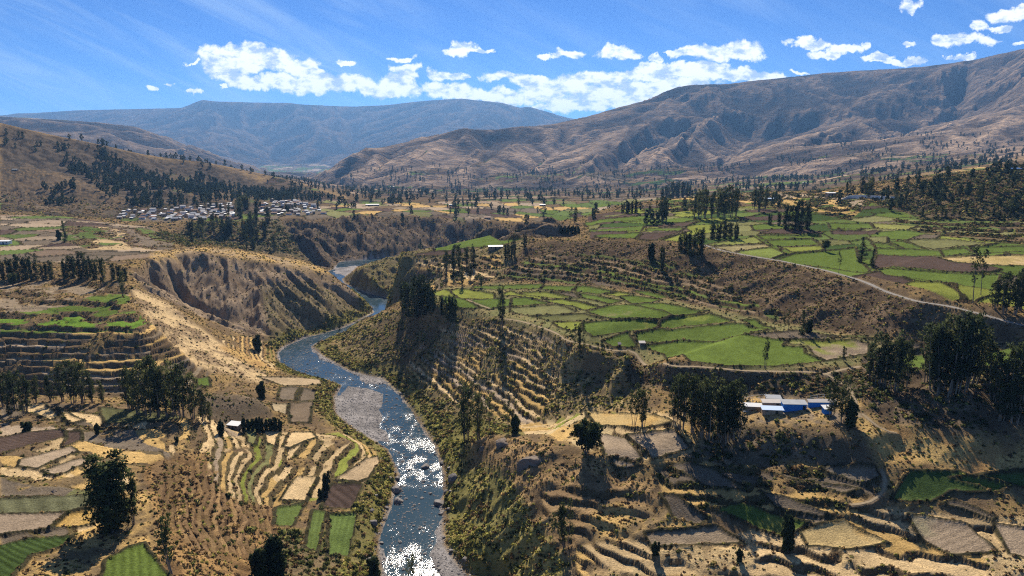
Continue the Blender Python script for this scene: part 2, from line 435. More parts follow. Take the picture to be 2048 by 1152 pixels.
DRY = (.50,.33,.125); SAND = (.58,.42,.22); SCRUB = (.165,.115,.065); GREEN = (.118,.162,.036); YGREEN = (.225,.245,.052)
DGREEN = (.065,.10,.03); PLOUGH = (.10,.07,.055); GPL = (.17,.135,.095); STUB = (.36,.275,.185); CLIFF = (.27,.21,.155)
GRAV = (.26,.24,.225); TGREEN = (.20,.195,.08); GGREEN = (.12,.16,.045); BUSHC = (.045,.04,.022); OCH = (.36,.22,.09)

X = Xg; Y = Yg
n_lo = fbm(X / 60, Y / 60, 3, 3)
n_md = fbm(X / 14, Y / 14, 4, 7)
n_hi = fbm(X / 3.2, Y / 3.2, 3, 11)
gy_, gx_ = np.gradient(HB)
dY = np.gradient(Yr)[:, None]; dU = us[1] - us[0]
dzdu = gx_ / dU; dzdx = dzdu / Y
dzdy = gy_ / dY - dzdx * X / Y
slope = np.hypot(dzdx, dzdy)
GXs = blur(blur(dzdx, 10, 0), 14, 1); GYs = blur(blur(dzdy, 10, 0), 14, 1)
ang = np.mod(np.arctan2(GYs, GXs), np.pi)
def gully(sl, lam, stretch, seed, oct=3):
    x = X[sl]; y = Y[sl]; an = ang[sl]; out = np.zeros(x.shape)
    for k in range(6):
        ph = k * np.pi / 6
        dd = np.abs(an - ph); dd = np.minimum(dd, np.pi - dd)
        w = np.clip(1 - dd / (np.pi / 6), 0, 1)
        al = (x * math.cos(ph) + y * math.sin(ph)) / (lam * stretch); ac = (-x * math.sin(ph) + y * math.cos(ph)) / lam
        out += w * ridged(ac + 0.5 * al, al + 0.1 * k, oct, seed + k)
    return out

H = HB.copy()
C = np.zeros((NR, NU, 3)); BD = np.zeros((NR, NU)); KIND = np.zeros((NR, NU), np.int8)   # colour, bush density, bush kind
FLAT = np.zeros((NR, NU))      # where the ground is tilled and smooth
def lerp(a, b, t): return a + (b - a) * t[..., None]
mixn = sstep(-.25, .35, n_md + .5 * n_hi)
C[:] = lerp(np.array(SCRUB), np.array(DRY) * .8, mixn * .55)
BD[:] = 1.0
# far country: brown mountains with paler crests and darker furrows
rf = int(np.searchsorted(Yr, 1500)); far = slice(rf, NR)
x, y = X[far], Y[far]
sl = np.clip(slope[far] * 2.2, .12, 1)
ls = np.clip(y / 4000, .5, 2.2)
g1 = gully((far, slice(None)), 420, 2.6, 21, 4); g2 = gully((far, slice(None)), 130, 2.2, 41, 3)
fade = sstep(1500, 2600, y)
# keep the surveyed skylines: the noise dies away towards each crest
ridge_keep = np.ones(x.shape)
for ya, yb in ((3300, 6400), (9000, 16000)):
    ra, rb = int(np.searchsorted(Yr, ya)), int(np.searchsorted(Yr, yb))
    sl_ = (HB[ra:rb] - CAMZ) / Yg[ra:rb]; cr_ = ra + np.argmax(sl_, 0)
    dr_ = np.abs(np.arange(rf, NR)[:, None] - cr_[None, :])
    ridge_keep = np.minimum(ridge_keep, .12 + .88 * sstep(0, 13, dr_))
H[far] += fade * ridge_keep * sl * ((g1 - .5) * 115 * np.clip(ls, .5, 1.25) + (g2 - .4) * 36) + fade * fbm(x / 90, y / 90, 4, 5) * 5
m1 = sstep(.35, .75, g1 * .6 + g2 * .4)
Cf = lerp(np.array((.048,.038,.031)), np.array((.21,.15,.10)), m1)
Cf = Cf * (1 + .7 * sstep(4600, 3200, y) - .25 * sstep(7000, 9500, y))[..., None]  # far ranges darkened in colour, standing in for thicker haze and slope shade
Cf *= (1 + .35 * fbm(x / 250, y / 250, 4, 9))[..., None]
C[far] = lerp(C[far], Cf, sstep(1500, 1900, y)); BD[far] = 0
# valley floor fields far off
def autofields(mask, sx, sy, rot, pal, seed, hedge=.06, step=.5, wob=6.0, dark=BUSHC):
    r = np.where(mask.any(1))[0]; c = np.where(mask.any(0))[0]
    if len(r) == 0: return
    s = (slice(r[0], r[-1] + 1), slice(c[0], c[-1] + 1)); mk = mask[s]
    x, y = X[s], Y[s]; cr, sr = math.cos(rot), math.sin(rot)
    wx = perlin(x / 45, y / 45, seed) * wob; wy = perlin(x / 45, y / 45, seed + 3) * wob
    a = ((x + wx) * cr + (y + wy) * sr) / sx; b = (-(x + wx) * sr + (y + wy) * cr) / sy
    ci, cj, d = voronoi(a, b, seed)
    k = (rnd(ci, cj, seed + 1) * len(pal)).astype(int)
    col = np.array(pal)[k] * (0.85 + .3 * rnd(ci, cj, seed + 2))[..., None]
    bw = d < hedge
    col = np.where(bw[..., None], np.array(dark) * (1 + .6 * n_hi[s])[..., None], col)
    C[s] = np.where(mk[..., None], col, C[s])
    H[s] += np.where(mk, (rnd(ci, cj, seed + 7) - .5) * 2 * step + np.where(bw, .5, 0), 0)
    BD[s] = np.where(mk, np.where(bw, .8, 0.0), BD[s]); FLAT[s] = np.where(mk, 1, FLAT[s])
valley = (Y > 1250) & (Y < 3300) & (slope < .17) & (HB < 115)
nn = fbm(X / 220, Y / 220, 3, 77)
autofields(valley & (nn > -.25), 150, 55, .12, [GGREEN, PLOUGH, GPL, (.3,.22,.14), DGREEN, SCRUB, SCRUB, (.11,.08,.055), (.13,.1,.065), (.2,.14,.09), PLOUGH], 5, .1, 1.6, 40)
vall2 = valley & (nn <= -.18); C[vall2] = np.array(SCRUB) * .8
midv = (Y > 850) & (Y < 1300) & (slope < .14)
autofields(midv, 30, 50, .2, [GREEN, PLOUGH, GPL, STUB, GGREEN, TGREEN, DRY, SCRUB], 6, .06, .5, 14)
farfloor = (Y > 4500) & (Y < 9000) & (slope < .08)
autofields(farfloor, 130, 220, .1, [GGREEN, PLOUGH, GPL, STUB, SCRUB], 8, .05, 0, 60)

def zone(pts): 
    P = curve(pts); s = window(P); return P, s, inside(P, X[s] + n_md[s] * .8, Y[s])
def soft(s, mk, r=2):
    return blur(blur(mk.astype(float), r, 0), r, 1)
def cover(pts, c1, c2=None, bd=1.0, kind=0, nz='md', th=0.0, w=.3):
    P, s, mk = zone(pts)
    c2 = c1 if c2 is None else c2
    q = (n_md if nz == 'md' else n_lo)[s] + .45 * n_hi[s]
    col = lerp(np.array(c1), np.array(c2), sstep(th - w, th + w, q))
    sm = soft(s, mk)
    C[s] = lerp(C[s], col, sm); BD[s] = BD[s] * (1 - sm) + bd * sm; KIND[s] = np.where(mk, kind, KIND[s])
    return P, s, mk
def terraces(pts, h, pal, seed, L=28, f0=.72, wob=.5, bd=1.2, kind=0, riser=SCRUB, wl=40, greenpoly=None, gpal=None):
    P, s, mk = zone(pts)
    x, y = X[s], Y[s]
    base = HB[s]
    q = base / h + wob * fbm(x / wl, y / wl, 3, seed) + .16 * perlin(x / 6, y / 6, seed + 12)
    brk = perlin(x / 70, y / 70, seed + 9) * .9
    q = q + np.round(brk * 2) * .28
    k = np.floor(q); f = q - k
    f0 = f0 + .13 * perlin(x / 11, y / 11, seed + 20)
    tread = f < f0
    z = (k + np.where(tread, .06 * f / f0, .06 + .94 * sstep(f0, 1, f)) - (q - base / h)) * h
    sm = soft(s, mk)
    keep = sstep(.36, .18, fbm(x / 20, y / 20, 3, seed + 30) + .15 * n_hi[s]) ; sm = sm * keep; mk = mk & (keep > .5)
    H[s] = H[s] * (1 - sm) + z * sm
    ci = np.floor((x * .83 + y * .55 + 9 * rnd(k, k * 0, seed + 2)) / L + .35 * perlin(x / 25, y / 25, seed + 4))
    col = np.array(pal)[(rnd(ci, k, seed + 1) * len(pal)).astype(int)]
    if greenpoly:
        GP = curve(greenpoly); gi = inside(GP, x + n_md[s] * 2, y)
        col = np.where(gi[..., None], np.array(gpal)[(rnd(ci, k, seed + 6) * len(gpal)).astype(int)], col)
    col = col * (0.8 + .4 * rnd(ci, k, seed + 3))[..., None] * (1 + .25 * n_hi[s])[..., None]
    edge = f > f0 - .06
    rc = np.array(riser) * (1 + .5 * n_hi[s])[..., None]
    col = np.where(edge[..., None], rc, col)
    C[s] = lerp(C[s], col, np.where(mk, sm, 0)); BD[s] = np.where(mk, np.where(edge, 1.5 * bd, .10 * bd), BD[s])
    KIND[s] = np.where(mk, kind, KIND[s]); FLAT[s] = np.where(mk & tread, .8, FLAT[s])
def rough(pts, amp, lam=14, st=3.0, seed=1, soft_r=4):
    """rills and furrows running down a slope"""
    P, s, mk = zone(pts)
    g = gully(s, lam, st, seed)
    H[s] += (g - .6) * amp * soft(s, mk, soft_r)
    return P, s, mk, g
FIELDS = []
def field(pts, col, step=None, rows=None, wall=True, mott=.18, mc=None):
    FIELDS.append((pts, col, step, rows, wall, mott, mc))
def do_fields():
    for n, (pts, col, step, rows, wall, mott, mc) in enumerate(FIELDS):
        P = curve(pts); s = window(P)
        x = X[s] + n_md[s] * .9; y = Y[s] + n_lo[s] * 2 + n_md[s] * 1.2
        mk = inside(P, x, y)
        if not mk.any(): continue
        d, _ = segdist(P, x, y)
        t = np.median(y[mk]) if mk.any() else 300
        ww = .26 + .0013 * t
        c = np.array(col) * (1 + mott * (n_md[s] * 1.2 + n_hi[s] * .8))[..., None]
        if mc is not None:
            c = lerp(c, np.array(mc) * np.ones(3), sstep(0.0, .45, n_lo[s] * .8 + n_md[s] + .3 * n_hi[s]))
        if rows:
            ra, per, dep = rows
            ph = (x * math.cos(ra) + y * math.sin(ra)) / per
            rr = .5 + .5 * np.sin(2 * np.pi * ph)
            c = c * (1 - dep * rr)[..., None]
        sdist = np.where(mk, d, -d)
        inn = sstep(-.7, .7, sdist)
        wp = sstep(ww * 1.9, ww * .3, d) if wall else 0 * d
        wc = sstep(ww * 1.5, ww * .8, d) if wall else 0 * d
        off = (random.Random(n * 7 + 1).random() - .5) * .9 if step is None else step
        C[s] = lerp(lerp(C[s], c, inn), np.array(BUSHC) * (1.2 + n_hi[s])[..., None], wc)
        H[s] = H[s] * (1 - inn) + (HB[s] + off) * inn + .5 * wp * (1 + n_hi[s])
        BD[s] = np.where(d < ww * 1.3, 1.0 if wall else 0, np.where(mk, 0, BD[s])); FLAT[s] = np.where(mk, 1, FLAT[s])

# --- large zones (photo outline -> ground)
cover([(0,248),(100,270),(300,315),(450,335),(620,376),(640,415),(560,425),(240,436),(100,430),(0,420)], (.05,.042,.032), (.125,.095,.065), 1.4, 0)  # brown left hillside, darkened in colour to carry its shade
rough([(0,248),(100,270),(300,315),(450,335),(620,376),(640,415),(560,425),(240,436),(100,430),(0,420)], 7, 55, 2.5, 61)
terraces([(0,330),(120,345),(260,400),(230,430),(110,425),(0,405)], 3.5, [(.10,.08,.055),(.14,.105,.07),(.08,.065,.045)], 31, 60, .6, .8)
terraces([(330,345),(480,370),(620,400),(560,412),(420,400),(340,380)], 3.0, [(.10,.08,.055),(.15,.115,.075),(.09,.10,.045),(.08,.065,.045)], 32, 60, .6, .8)
lf = zone([(0,430),(120,432),(235,448),(300,455),(350,485),(330,512),(200,525),(0,525)])
m = np.zeros((NR, NU), bool); m[lf[1]] = lf[2]
autofields(m, 34, 26, .3, [GPL, PLOUGH, STUB, (.22,.16,.11), GGREEN, GPL], 15, .05, .6)
terraces([(120,455),(230,452),(300,458),(350,480),(345,500),(180,500),(120,480)], 1.6, [SAND,STUB,GPL,GGREEN,DRY], 33, 50, .6)
cover([(380,445),(560,440),(640,470),(640,525),(520,505),(380,495),(300,468)], (.1,.085,.045), (.18,.14,.085), 2.0, 1)
wallF = [(560,442),(700,434),(850,432),(960,441),(1140,449),(1150,470),(1000,486),(800,505),(700,530),(650,535),(600,500)]
cover(wallF, (.10,.078,.055), (.19,.14,.095), 1.0, 0); rough(wallF, 30, 55, 2.6, 62); rough(wallF, 8, 20, 2.6, 162)
# left bank
LT = [(0,552),(160,548),(245,560),(262,590),(290,620),(330,660),(380,700),(420,745),(400,790),(250,792),(0,790)]
terraces(LT, 2.3, [STUB,SCRUB,GPL,(.26,.2,.13),SCRUB,DRY], 35, 34, .72, .55, 1.1, 0, SCRUB, 55,
   [(205,586),(243,580),(278,619),(285,640),(316,646),(322,660),(264,662),(104,665),(0,668),(0,630),(90,616),(139,606)], [GREEN, GREEN, (.12,.2,.03)])
cover([(255,570),(300,588),(350,616),(440,685),(545,742),(520,765),(430,745),(350,690),(290,630)], SAND, (.27,.19,.11), .8, 0)
CL = [(262,548),(300,520),(350,509),(400,505),(440,512),(520,524),(600,537),(660,554),(700,577),(740,614),(745,628),(690,652),(560,668),(470,662),(380,620),(300,585)]
cover(CL, (.20,.145,.095), (.33,.245,.16), .5, 0)
rough(CL, 10, 24, 4.0, 63, 2); rough(CL, 3.2, 7, 4.0, 64, 2)
cover([(520,580),(620,560),(700,590),(745,625),(650,668),(540,668)], (.16,.125,.07), (.27,.21,.12), 1.5, 2)
cover([(300,506),(400,494),(520,508),(650,540),(660,553),(520,522),(400,503),(300,520)], (.36,.26,.15), DRY, .8, 0)
cover([(430,690),(530,700),(560,740),(545,748),(480,720)], OCH, DRY, .8)
terraces([(430,668),(500,672),(550,690),(552,740),(500,715),(450,690)], 1.3, [SAND,OCH,DRY], 36, 20, .6)
cover([(405,795),(425,786),(470,790),(520,803),(545,835),(460,852),(400,820)], (.13,.10,.065), (.2,.15,.1), 1.2, 1)
# left foreground
FL = [(0,803),(250,812),(400,828),(480,850),(500,880),(420,920),(300,930),(0,935)]
terraces(FL, 1.35, [SAND,DRY,STUB,GPL,SCRUB], 37, 26, .68, .7, 1.2, 0, (.13,.1,.055), 30)
cover([(280,930),(430,900),(540,900),(560,1000),(560,1080),(640,1170),(300,1170),(320,1060)], (.17,.105,.05), (.36,.22,.09), 2.6, 0)
rough([(280,930),(430,900),(540,900),(560,1000),(560,1080),(640,1170),(300,1170),(320,1060)], 1.6, 9, 2.5, 65)
terraces([(300,930),(430,905),(500,960),(560,1010),(540,1100),(420,1120),(330,1050)], 1.1, [(.22,.14,.07),(.29,.185,.085),(.19,.125,.06)], 52, 30, .70, 1.5, 2.4, 0, (.15,.095,.05), 20)
terraces([(420,880),(480,868),(560,862),(690,868),(750,900),(775,940),(730,965),(640,1000),(560,1010),(470,1000),(410,950)], 1.25, [SAND,DRY,SAND,STUB,DRY,TGREEN,YGREEN], 38, 34, .62, .8, 1.3, 0, (.13,.1,.05), 28)
cover([(0,935),(250,930),(300,1000),(300,1170),(0,1170)], (.19,.135,.07), DRY, 1.2, 0)
terraces([(0,935),(250,930),(270,1000),(200,1090),(0,1100)], 1.2, [SAND,DRY,GPL,STUB,TGREEN], 51, 40, .74, 1.1, 1.1, 0, (.13,.1,.05), 40)
cover([(560,1060),(740,1060),(770,1170),(520,1170)], (.2,.145,.08), (.12,.12,.04), 2.4, 1)
# right bank: slope below the green fields
cover([(660,668),(750,632),(830,606),(1000,640),(1130,674),(1260,706),(1300,790),(1200,830),(1050,850),(950,850),(880,870),(780,790),(700,735)], (.17,.13,.07), (.38,.28,.13), 2.2, 2)
cover([(790,632),(840,612),(1000,640),(1050,655),(1050,700),(900,690),(800,740),(730,690)], (.12,.09,.05), (.2,.15,.08), 2.2, 2)
terraces([(880,650),(1010,648),(1090,668),(1130,700),(1110,790),(1060,850),(900,800),(800,750),(830,700)], 2.0, [SAND,DRY,DRY,STUB,(.3,.22,.12)], 39, 20, .68, 1.1, 1.7, 2, (.13,.1,.05), 24)
rough([(1120,680),(1260,710),(1290,780),(1180,800),(1120,740)], 3, 14, 2.5, 66)
cover([(840,810),(1000,845),(1060,870),(940,890),(900,900),(870,870)], (.2,.17,.06), (.14,.15,.05), 2.5, 2)
cover([(1000,850),(1180,818),(1370,828),(1380,860),(1390,900),(1280,930),(1150,890)], SAND, DRY, .5, 0)
terraces([(1020,845),(1180,818),(1350,828),(1380,900),(1270,930),(1150,890),(1050,868)], 1.6, [SAND,SAND,DRY,(.5,.38,.2),YGREEN], 40, 40, .8, .8, 1.1, 0, (.15,.11,.06), 35)
# rock hill
RH = [(930,885),(1000,872),(1100,890),(1240,925),(1330,985),(1340,1040),(1200,1140),(1080,1170),(980,1160),(910,1080),(905,960)]
cover(RH, (.19,.13,.07), (.40,.26,.12), 2.0, 0)
cover([(900,960),(960,930),(1020,960),(1100,1080),(1180,1170),(970,1170),(905,1090)], (.24,.21,.075), (.38,.31,.11), 3.0, 2)
rough(RH, 3.2, 12, 2.0, 67)
# green plateau surroundings
cover([(800,596),(860,578),(1000,556),(1060,480),(1000,484),(900,492),(800,508),(720,535),(720,575)], (.15,.12,.06), (.3,.23,.12), 1.8, 2)
cover([(690,556),(760,515),(800,507),(830,530),(800,595),(720,580)], (.14,.11,.06), (.22,.18,.08), 1.5, 2)
rough([(690,556),(760,515),(800,507),(830,530),(800,595),(720,580)], 6, 18, 2.2, 68)
terraces([(830,520),(1000,505),(1010,540),(960,570),(850,590),(830,560)], 2.0, [SAND,DRY,GPL,SCRUB], 41, 24, .6, .8, 1.4, 1)
BS = [(1060,484),(1180,482),(1300,484),(1400,496),(1480,512),(1560,525),(1640,545),(1700,560),(1760,582),(1840,606),(1980,640),(2060,660),(2060,690),(1900,688),(1720,668),(1560,643),(1400,608),(1250,573),(1060,562),(990,562)]
cover(BS, (.095,.068,.043), (.20,.14,.085), 2.4, 0)
rough(BS, 4.5, 26, 2.0, 69)
terraces([(1060,512),(1200,505),(1330,520),(1400,545),(1480,590),(1560,625),(1560,642),(1400,606),(1250,572),(1060,560),(980,564)], 2.0, [(.25,.18,.11),GGREEN,(.3,.22,.13),GREEN,GPL], 42, 36, .6, .5, 1.4, 1, (.11,.08,.045), 60)
cover([(1200,575),(1400,612),(1560,646),(1840,700),(1700,735),(1560,742),(1420,736),(1260,702),(1180,690),(1130,672),(1000,636),(870,608),(860,585),(930,575),(1000,565)], TGREEN, (.27,.22,.1), .6, 1)
# upper plateau, right hill
up = zone([(1180,477),(1175,432),(1300,410),(1500,400),(1750,385),(1850,425),(2060,430),(2060,620),(1900,600),(1740,552),(1640,538),(1480,505),(1400,489),(1300,478)])
m = np.zeros((NR, NU), bool); m[up[1]] = up[2]
autofields(m, 30, 26, .25, [GREEN, GREEN, DGREEN, GGREEN, TGREEN, PLOUGH, GPL, YGREEN], 25, .055, .5)
terraces([(1760,440),(1850,432),(2060,432),(2060,490),(1900,475),(1830,462)], 1.6, [GGREEN,DGREEN,GPL,TGREEN,SCRUB], 43, 60, .6, .4, 1.4, 1, (.09,.07,.035), 70)
terraces([(1320,395),(1500,386),(1650,382),(1760,395),(1700,440),(1500,412),(1330,425)], 2.0, [GPL,GGREEN,STUB,SCRUB,DRY], 44, 60, .6, .5, 1.3, 1, (.09,.07,.035), 70)
RHL = [(1740,388),(1850,362),(1950,345),(2060,330),(2060,432),(1850,432),(1750,410)]
cover(RHL, (.09,.07,.04), (.19,.135,.075), 2.8, 1); rough(RHL, 6, 30, 2, 70)
# houses terrace and scarp
cover([(1260,708),(1330,724),(1420,738),(1560,744),(1700,738),(1800,715),(1780,800),(1700,800),(1560,795),(1420,790),(1330,775),(1250,748)], (.10,.08,.05), (.16,.12,.075), 2.2, 1)
cover([(1400,795),(1560,793),(1720,800),(1720,838),(1620,850),(1450,850),(1390,830)], (.24,.19,.14), DRY, .8, 0)
MD = [(1440,852),(1600,862),(1690,878),(1740,900),(1760,950),(1720,960),(1600,930),(1440,935),(1380,910)]
cover(MD, (.11,.09,.06), (.2,.15,.1), 2.2, 1); rough(MD, 2.5, 9, 2, 71)
terraces([(1380,905),(1440,930),(1600,915),(1750,950),(1780,1000),(1700,1050),(1500,1050),(1330,1000),(1310,940)], 1.5, [GPL,GPL,(.2,.15,.1),DRY,PLOUGH], 45, 50, .62, .8, 1.4, 1, (.09,.07,.035), 40)
cover([(1720,700),(2060,690),(2060,850),(1900,868),(1780,848),(1740,820)], (.11,.08,.05), (.2,.15,.1), 2.0, 1); rough([(1720,700),(2060,690),(2060,850),(1900,868),(1780,848),(1740,820)], 3, 16, 2, 72)
cover([(1709,835),(1800,850),(1900,872),(2060,900),(2060,940),(2020,950),(1883,932),(1780,922),(1738,895)], OCH, (.5,.34,.13), 1.2, 0)
terraces([(1080,985),(1200,960),(1290,990),(1320,1040),(1200,1090),(1090,1060)], 1.8, [(.3,.2,.1),DRY,(.24,.16,.085)], 53, 30, .72, 1.0, 1.5, 0, (.12,.085,.045), 26)
cover([(1200,1000),(1330,1000),(1400,1050),(1500,1090),(1300,1120),(1200,1160),(1120,1160)], (.2,.145,.08), DRY, 1.5, 0)
cover([(1280,1090),(1500,1090),(1780,1020),(2060,1040),(2060,1170),(1150,1170)], (.3,.21,.11), (.55,.4,.2), 1.1, 0)
terraces([(1150,1090),(1400,1080),(1500,1060),(1800,1010),(2060,1050),(2060,1170),(1150,1170)], 1.5, [SAND,DRY,SAND,(.5,.38,.2)], 46, 70, .82, 1.6, 1.1, 0, (.14,.1,.055), 38)

# --- single fields
F = field
for pts, col in [
 ([(899,582),(915,577),(938,578),(989,587),(989,597),(934,598),(917,597)], YGREEN), ([(862,583),(899,581),(917,597),(881,592),(860,591)], YGREEN),
 ([(881,593),(932,600),(960,618),(918,618),(885,608)], GREEN), ([(936,600),(989,599),(1022,600),(1022,614),(977,618),(961,616)], GREEN),
 ([(1022,597),(1051,596),(1102,607),(1022,613)], GREEN), ([(1020,615),(1114,609),(1153,624),(1124,630),(1059,632),(1020,624)], TGREEN),
 ([(1063,633),(1165,627),(1212,639),(1133,643),(1104,644)], (.15,.15,.06)), ([(1022,582),(1042,589),(1085,593),(1087,600),(1036,593),(1000,590)], YGREEN),
 ([(1042,584),(1094,584),(1143,594),(1120,598),(1044,589)], (.2,.22,.05)), ([(1090,600),(1126,599),(1200,616),(1172,622),(1141,613),(1100,605)], (.2,.23,.05)),
 ([(1104,584),(1149,586),(1159,596),(1145,595)], GPL), ([(1133,599),(1165,598),(1219,611),(1200,615)], TGREEN),
 ([(1153,572),(1172,572),(1231,583),(1202,589),(1149,583)], GREEN), ([(1155,586),(1243,602),(1221,609),(1165,596)], GREEN),
 ([(946,572),(1088,569),(1081,578),(1036,579),(944,577)], GREEN), ([(1088,573),(1153,574),(1143,584),(1081,580)], GREEN),
 ([(1205,589),(1240,583),(1268,588),(1234,593)], YGREEN),
 ([(1237,593),(1266,591),(1323,599),(1305,605),(1262,608)], GREEN), ([(1266,581),(1298,582),(1337,593),(1321,597),(1268,584)], GREEN),
 ([(1262,610),(1325,606),(1368,614),(1413,622),(1376,629),(1345,632),(1302,618)], GREEN),
 ([(1268,667),(1317,659),(1464,647),(1489,649),(1536,661),(1489,669),(1505,680),(1366,681),(1274,684)], GREEN),
 ([(1493,670),(1590,661),(1640,668),(1680,676),(1600,678),(1512,680)], GPL),
 ([(1203,682),(1257,666),(1276,696),(1225,694)], GREEN), ([(1481,640),(1512,639),(1552,662),(1532,659)], GREEN),
 ([(1814,682),(1843,688),(1843,699),(1816,703)], GPL), ([(1800,712),(1850,710),(1860,735),(1815,738)], GREEN),
 ([(1515,471),(1640,470),(1640,476),(1525,478)], GREEN), ([(1529,480),(1625,478),(1642,490),(1546,493)], GREEN), ([(1562,495),(1642,492),(1648,500),(1584,506)], YGREEN),
 ([(1751,497),(1861,500),(1955,510),(1870,513),(1753,510)], GREEN), ([(1742,486),(1776,490),(1809,499),(1751,496)], GREEN), ([(1776,483),(1805,482),(1853,499),(1810,498)], GREEN),
 ([(1812,481),(1887,479),(1989,488),(1929,493),(1866,499),(1834,493)], TGREEN), ([(1878,500),(1929,496),(1951,506),(1887,513)], GREEN),
 ([(1938,494),(2060,491),(2060,503),(1955,508)], GREEN), ([(1815,480),(1843,470),(1883,471),(1870,479)], GPL), ([(1729,475),(1775,474),(1776,486),(1746,485)], TGREEN),
 ([(1655,446),(1739,447),(1749,457),(1660,457)], GREEN), ([(1741,447),(1834,452),(1812,460),(1751,457)], (.27,.27,.08)),
 ([(1517,468),(1540,459),(1621,459),(1634,468)], PLOUGH), ([(1660,460),(1761,460),(1751,468),(1665,469)], PLOUGH),
 ([(1170,465),(1290,453),(1283,464),(1223,464)], GREEN), ([(1189,472),(1283,467),(1270,478),(1191,476)], GREEN), ([(1283,469),(1364,464),(1314,481),(1275,478)], PLOUGH),
 ([(1321,481),(1368,466),(1390,486)], YGREEN), ([(1167,446),(1304,430),(1302,438),(1170,452)], GREEN), ([(1304,452),(1398,443),(1372,453),(1300,456)], PLOUGH), ([(1293,459),(1372,457),(1358,464),(1292,463)], GREEN),
 ([(800,508),(880,493),(1000,480),(1058,478),(1010,488),(930,496),(870,503)], GREEN), ([(812,512),(870,503),(935,497),(930,505),(880,512)], PLOUGH),
 ([(1640,672),(1720,672),(1800,690),(1816,700),(1740,680)], (.15,.16,.05)),
 ([(1900,715),(1960,712),(2040,690),(2060,725),(1960,738)], GREEN),
 ]:
    F(pts, col)
F([(1172,625),(1223,612),(1254,610),(1345,630),(1320,640),(1222,640)], GREEN, mott=.3, mc=TGREEN)
F([(1343,634),(1376,630),(1419,626),(1469,643),(1360,655),(1317,657),(1321,643)], GREEN, mott=.3, mc=YGREEN)
F([(1165,646),(1310,641),(1319,648),(1310,657),(1259,664),(1185,674),(1165,662)], GREEN, mc=(.26,.24,.06))
F([(1104,646),(1165,645),(1165,660),(1140,664),(1120,658)], YGREEN, mc=TGREEN)
F([(1284,690),(1364,682),(1571,682),(1565,692),(1607,694),(1610,706),(1648,722),(1600,730),(1550,734),(1450,732),(1380,723),(1325,708)], (.130,.178,.038), mott=.22)
F([(1579,679),(1706,679),(1738,688),(1738,708),(1652,722),(1624,708),(1614,692),(1570,688)], STUB, mc=YGREEN, rows=(1.2, 9.0, .25))
F([(1414,490),(1509,474),(1527,487),(1425,493)], (.24,.26,.07)); F([(1425,494),(1527,488),(1541,494),(1468,504)], (.32,.27,.13)); F([(1470,505),(1543,496),(1570,508),(1545,518),(1509,516)], (.2,.24,.06))
F([(1556,519),(1587,508),(1712,495),(1720,522),(1740,541),(1732,546),(1673,539),(1591,528)], GREEN, mott=.1)
F([(1754,512),(1870,515),(1909,527),(1951,529),(2002,539),(1989,544),(1938,546),(1746,539),(1742,532)], PLOUGH, mott=.1)
F([(1878,515),(1946,513),(2038,511),(2070,515),(2070,532),(2006,532),(1951,527),(1912,525)], (.42,.32,.13), mc=SAND)
F([(1746,541),(1938,548),(2000,548),(1990,582),(1921,571),(1768,549)], GREEN, mott=.1)
# lower right
F([(1817,941),(1920,945),(2007,993),(1904,989),(1862,1007),(1780,999)], DGREEN, mc=GGREEN); F([(1945,954),(2070,941),(2070,985),(2028,974)], DGREEN)
F([(1900,958),(1945,956),(2026,976),(1990,990)], GREEN)
F([(1879,1009),(1912,1003),(1995,1036),(1987,1045)], GPL, rows=(.3, 2.2, .3)); F([(1813,1024),(1846,1028),(1937,1053),(1999,1108),(1900,1111),(1846,1082)], STUB, rows=(1.9, 2.4, .22), mc=(.33,.28,.17))
F([(1987,1049),(2070,1060),(2070,1120),(2020,1110)], STUB); F([(1424,1020),(1482,1007),(1618,1045),(1573,1074),(1465,1036)], (.11,.155,.035), mc=(.2,.2,.05))
F([(1320,989),(1357,991),(1419,1034),(1399,1047),(1345,1036)], GPL, rows=(.5, 2.0, .2)); F([(1341,925),(1432,937),(1490,978),(1399,966),(1349,937)], GPL)
F([(1515,983),(1573,995),(1655,1028),(1647,1038),(1552,1016)], GPL); F([(1639,933),(1751,933),(1763,956),(1730,970),(1655,949)], (.2,.165,.12))
F([(1515,937),(1585,956),(1722,978),(1689,987),(1606,962)], (.21,.165,.115)); F([(1195,868),(1250,875),(1283,914),(1276,922),(1208,910)], STUB)
F([(1250,866),(1353,858),(1382,895),(1303,916)], STUB, rows=(1.0, 3.0, .2)); F([(1168,822),(1300,828),(1349,845),(1283,856),(1190,850)], (.5,.36,.16), mc=DRY)
F([(1215,913),(1278,926),(1290,930),(1235,935)], STUB); F([(1399,1053),(1432,1049),(1490,1084),(1303,1092),(1287,1067)], (.3,.23,.15))
F([(1597,1061),(1689,1036),(1780,1084),(1697,1101),(1614,1092)], (.5,.37,.17), mc=DRY)
# left foreground
F([(640,1014),(664,966),(727,968),(704,1018)], PLOUGH, rows=(.75, 3.4, .35)); F([(550,1012),(615,1004),(585,1052),(547,1047)], GGREEN); F([(625,1019),(656,1023),(636,1106),(608,1094)], GGREEN, rows=(.2, 1.6, .2)); F([(659,1026),(716,1026),(696,1114),(655,1112)], (.13,.18,.05), rows=(.1, 1.6, .2))
F([(-40,1001),(185,988),(185,1012),(137,1023),(-40,1034)], (.15,.15,.08), rows=(.65, 5.0, .3)); F([(-40,1036),(137,1025),(103,1057),(-40,1080)], (.3,.23,.16))
F([(137,1026),(190,1015),(184,1048),(103,1057)], (.5,.32,.1), mc=DRY); F([(-40,1105),(68,1077),(150,1074),(130,1094),(62,1115),(20,1165),(-40,1165)], DGREEN, rows=(1.15, 1.9, .5)); F([(255,1096),(296,1084),(352,1180),(190,1180),(210,1120)], GREEN, rows=(.5, 2.0, .3))
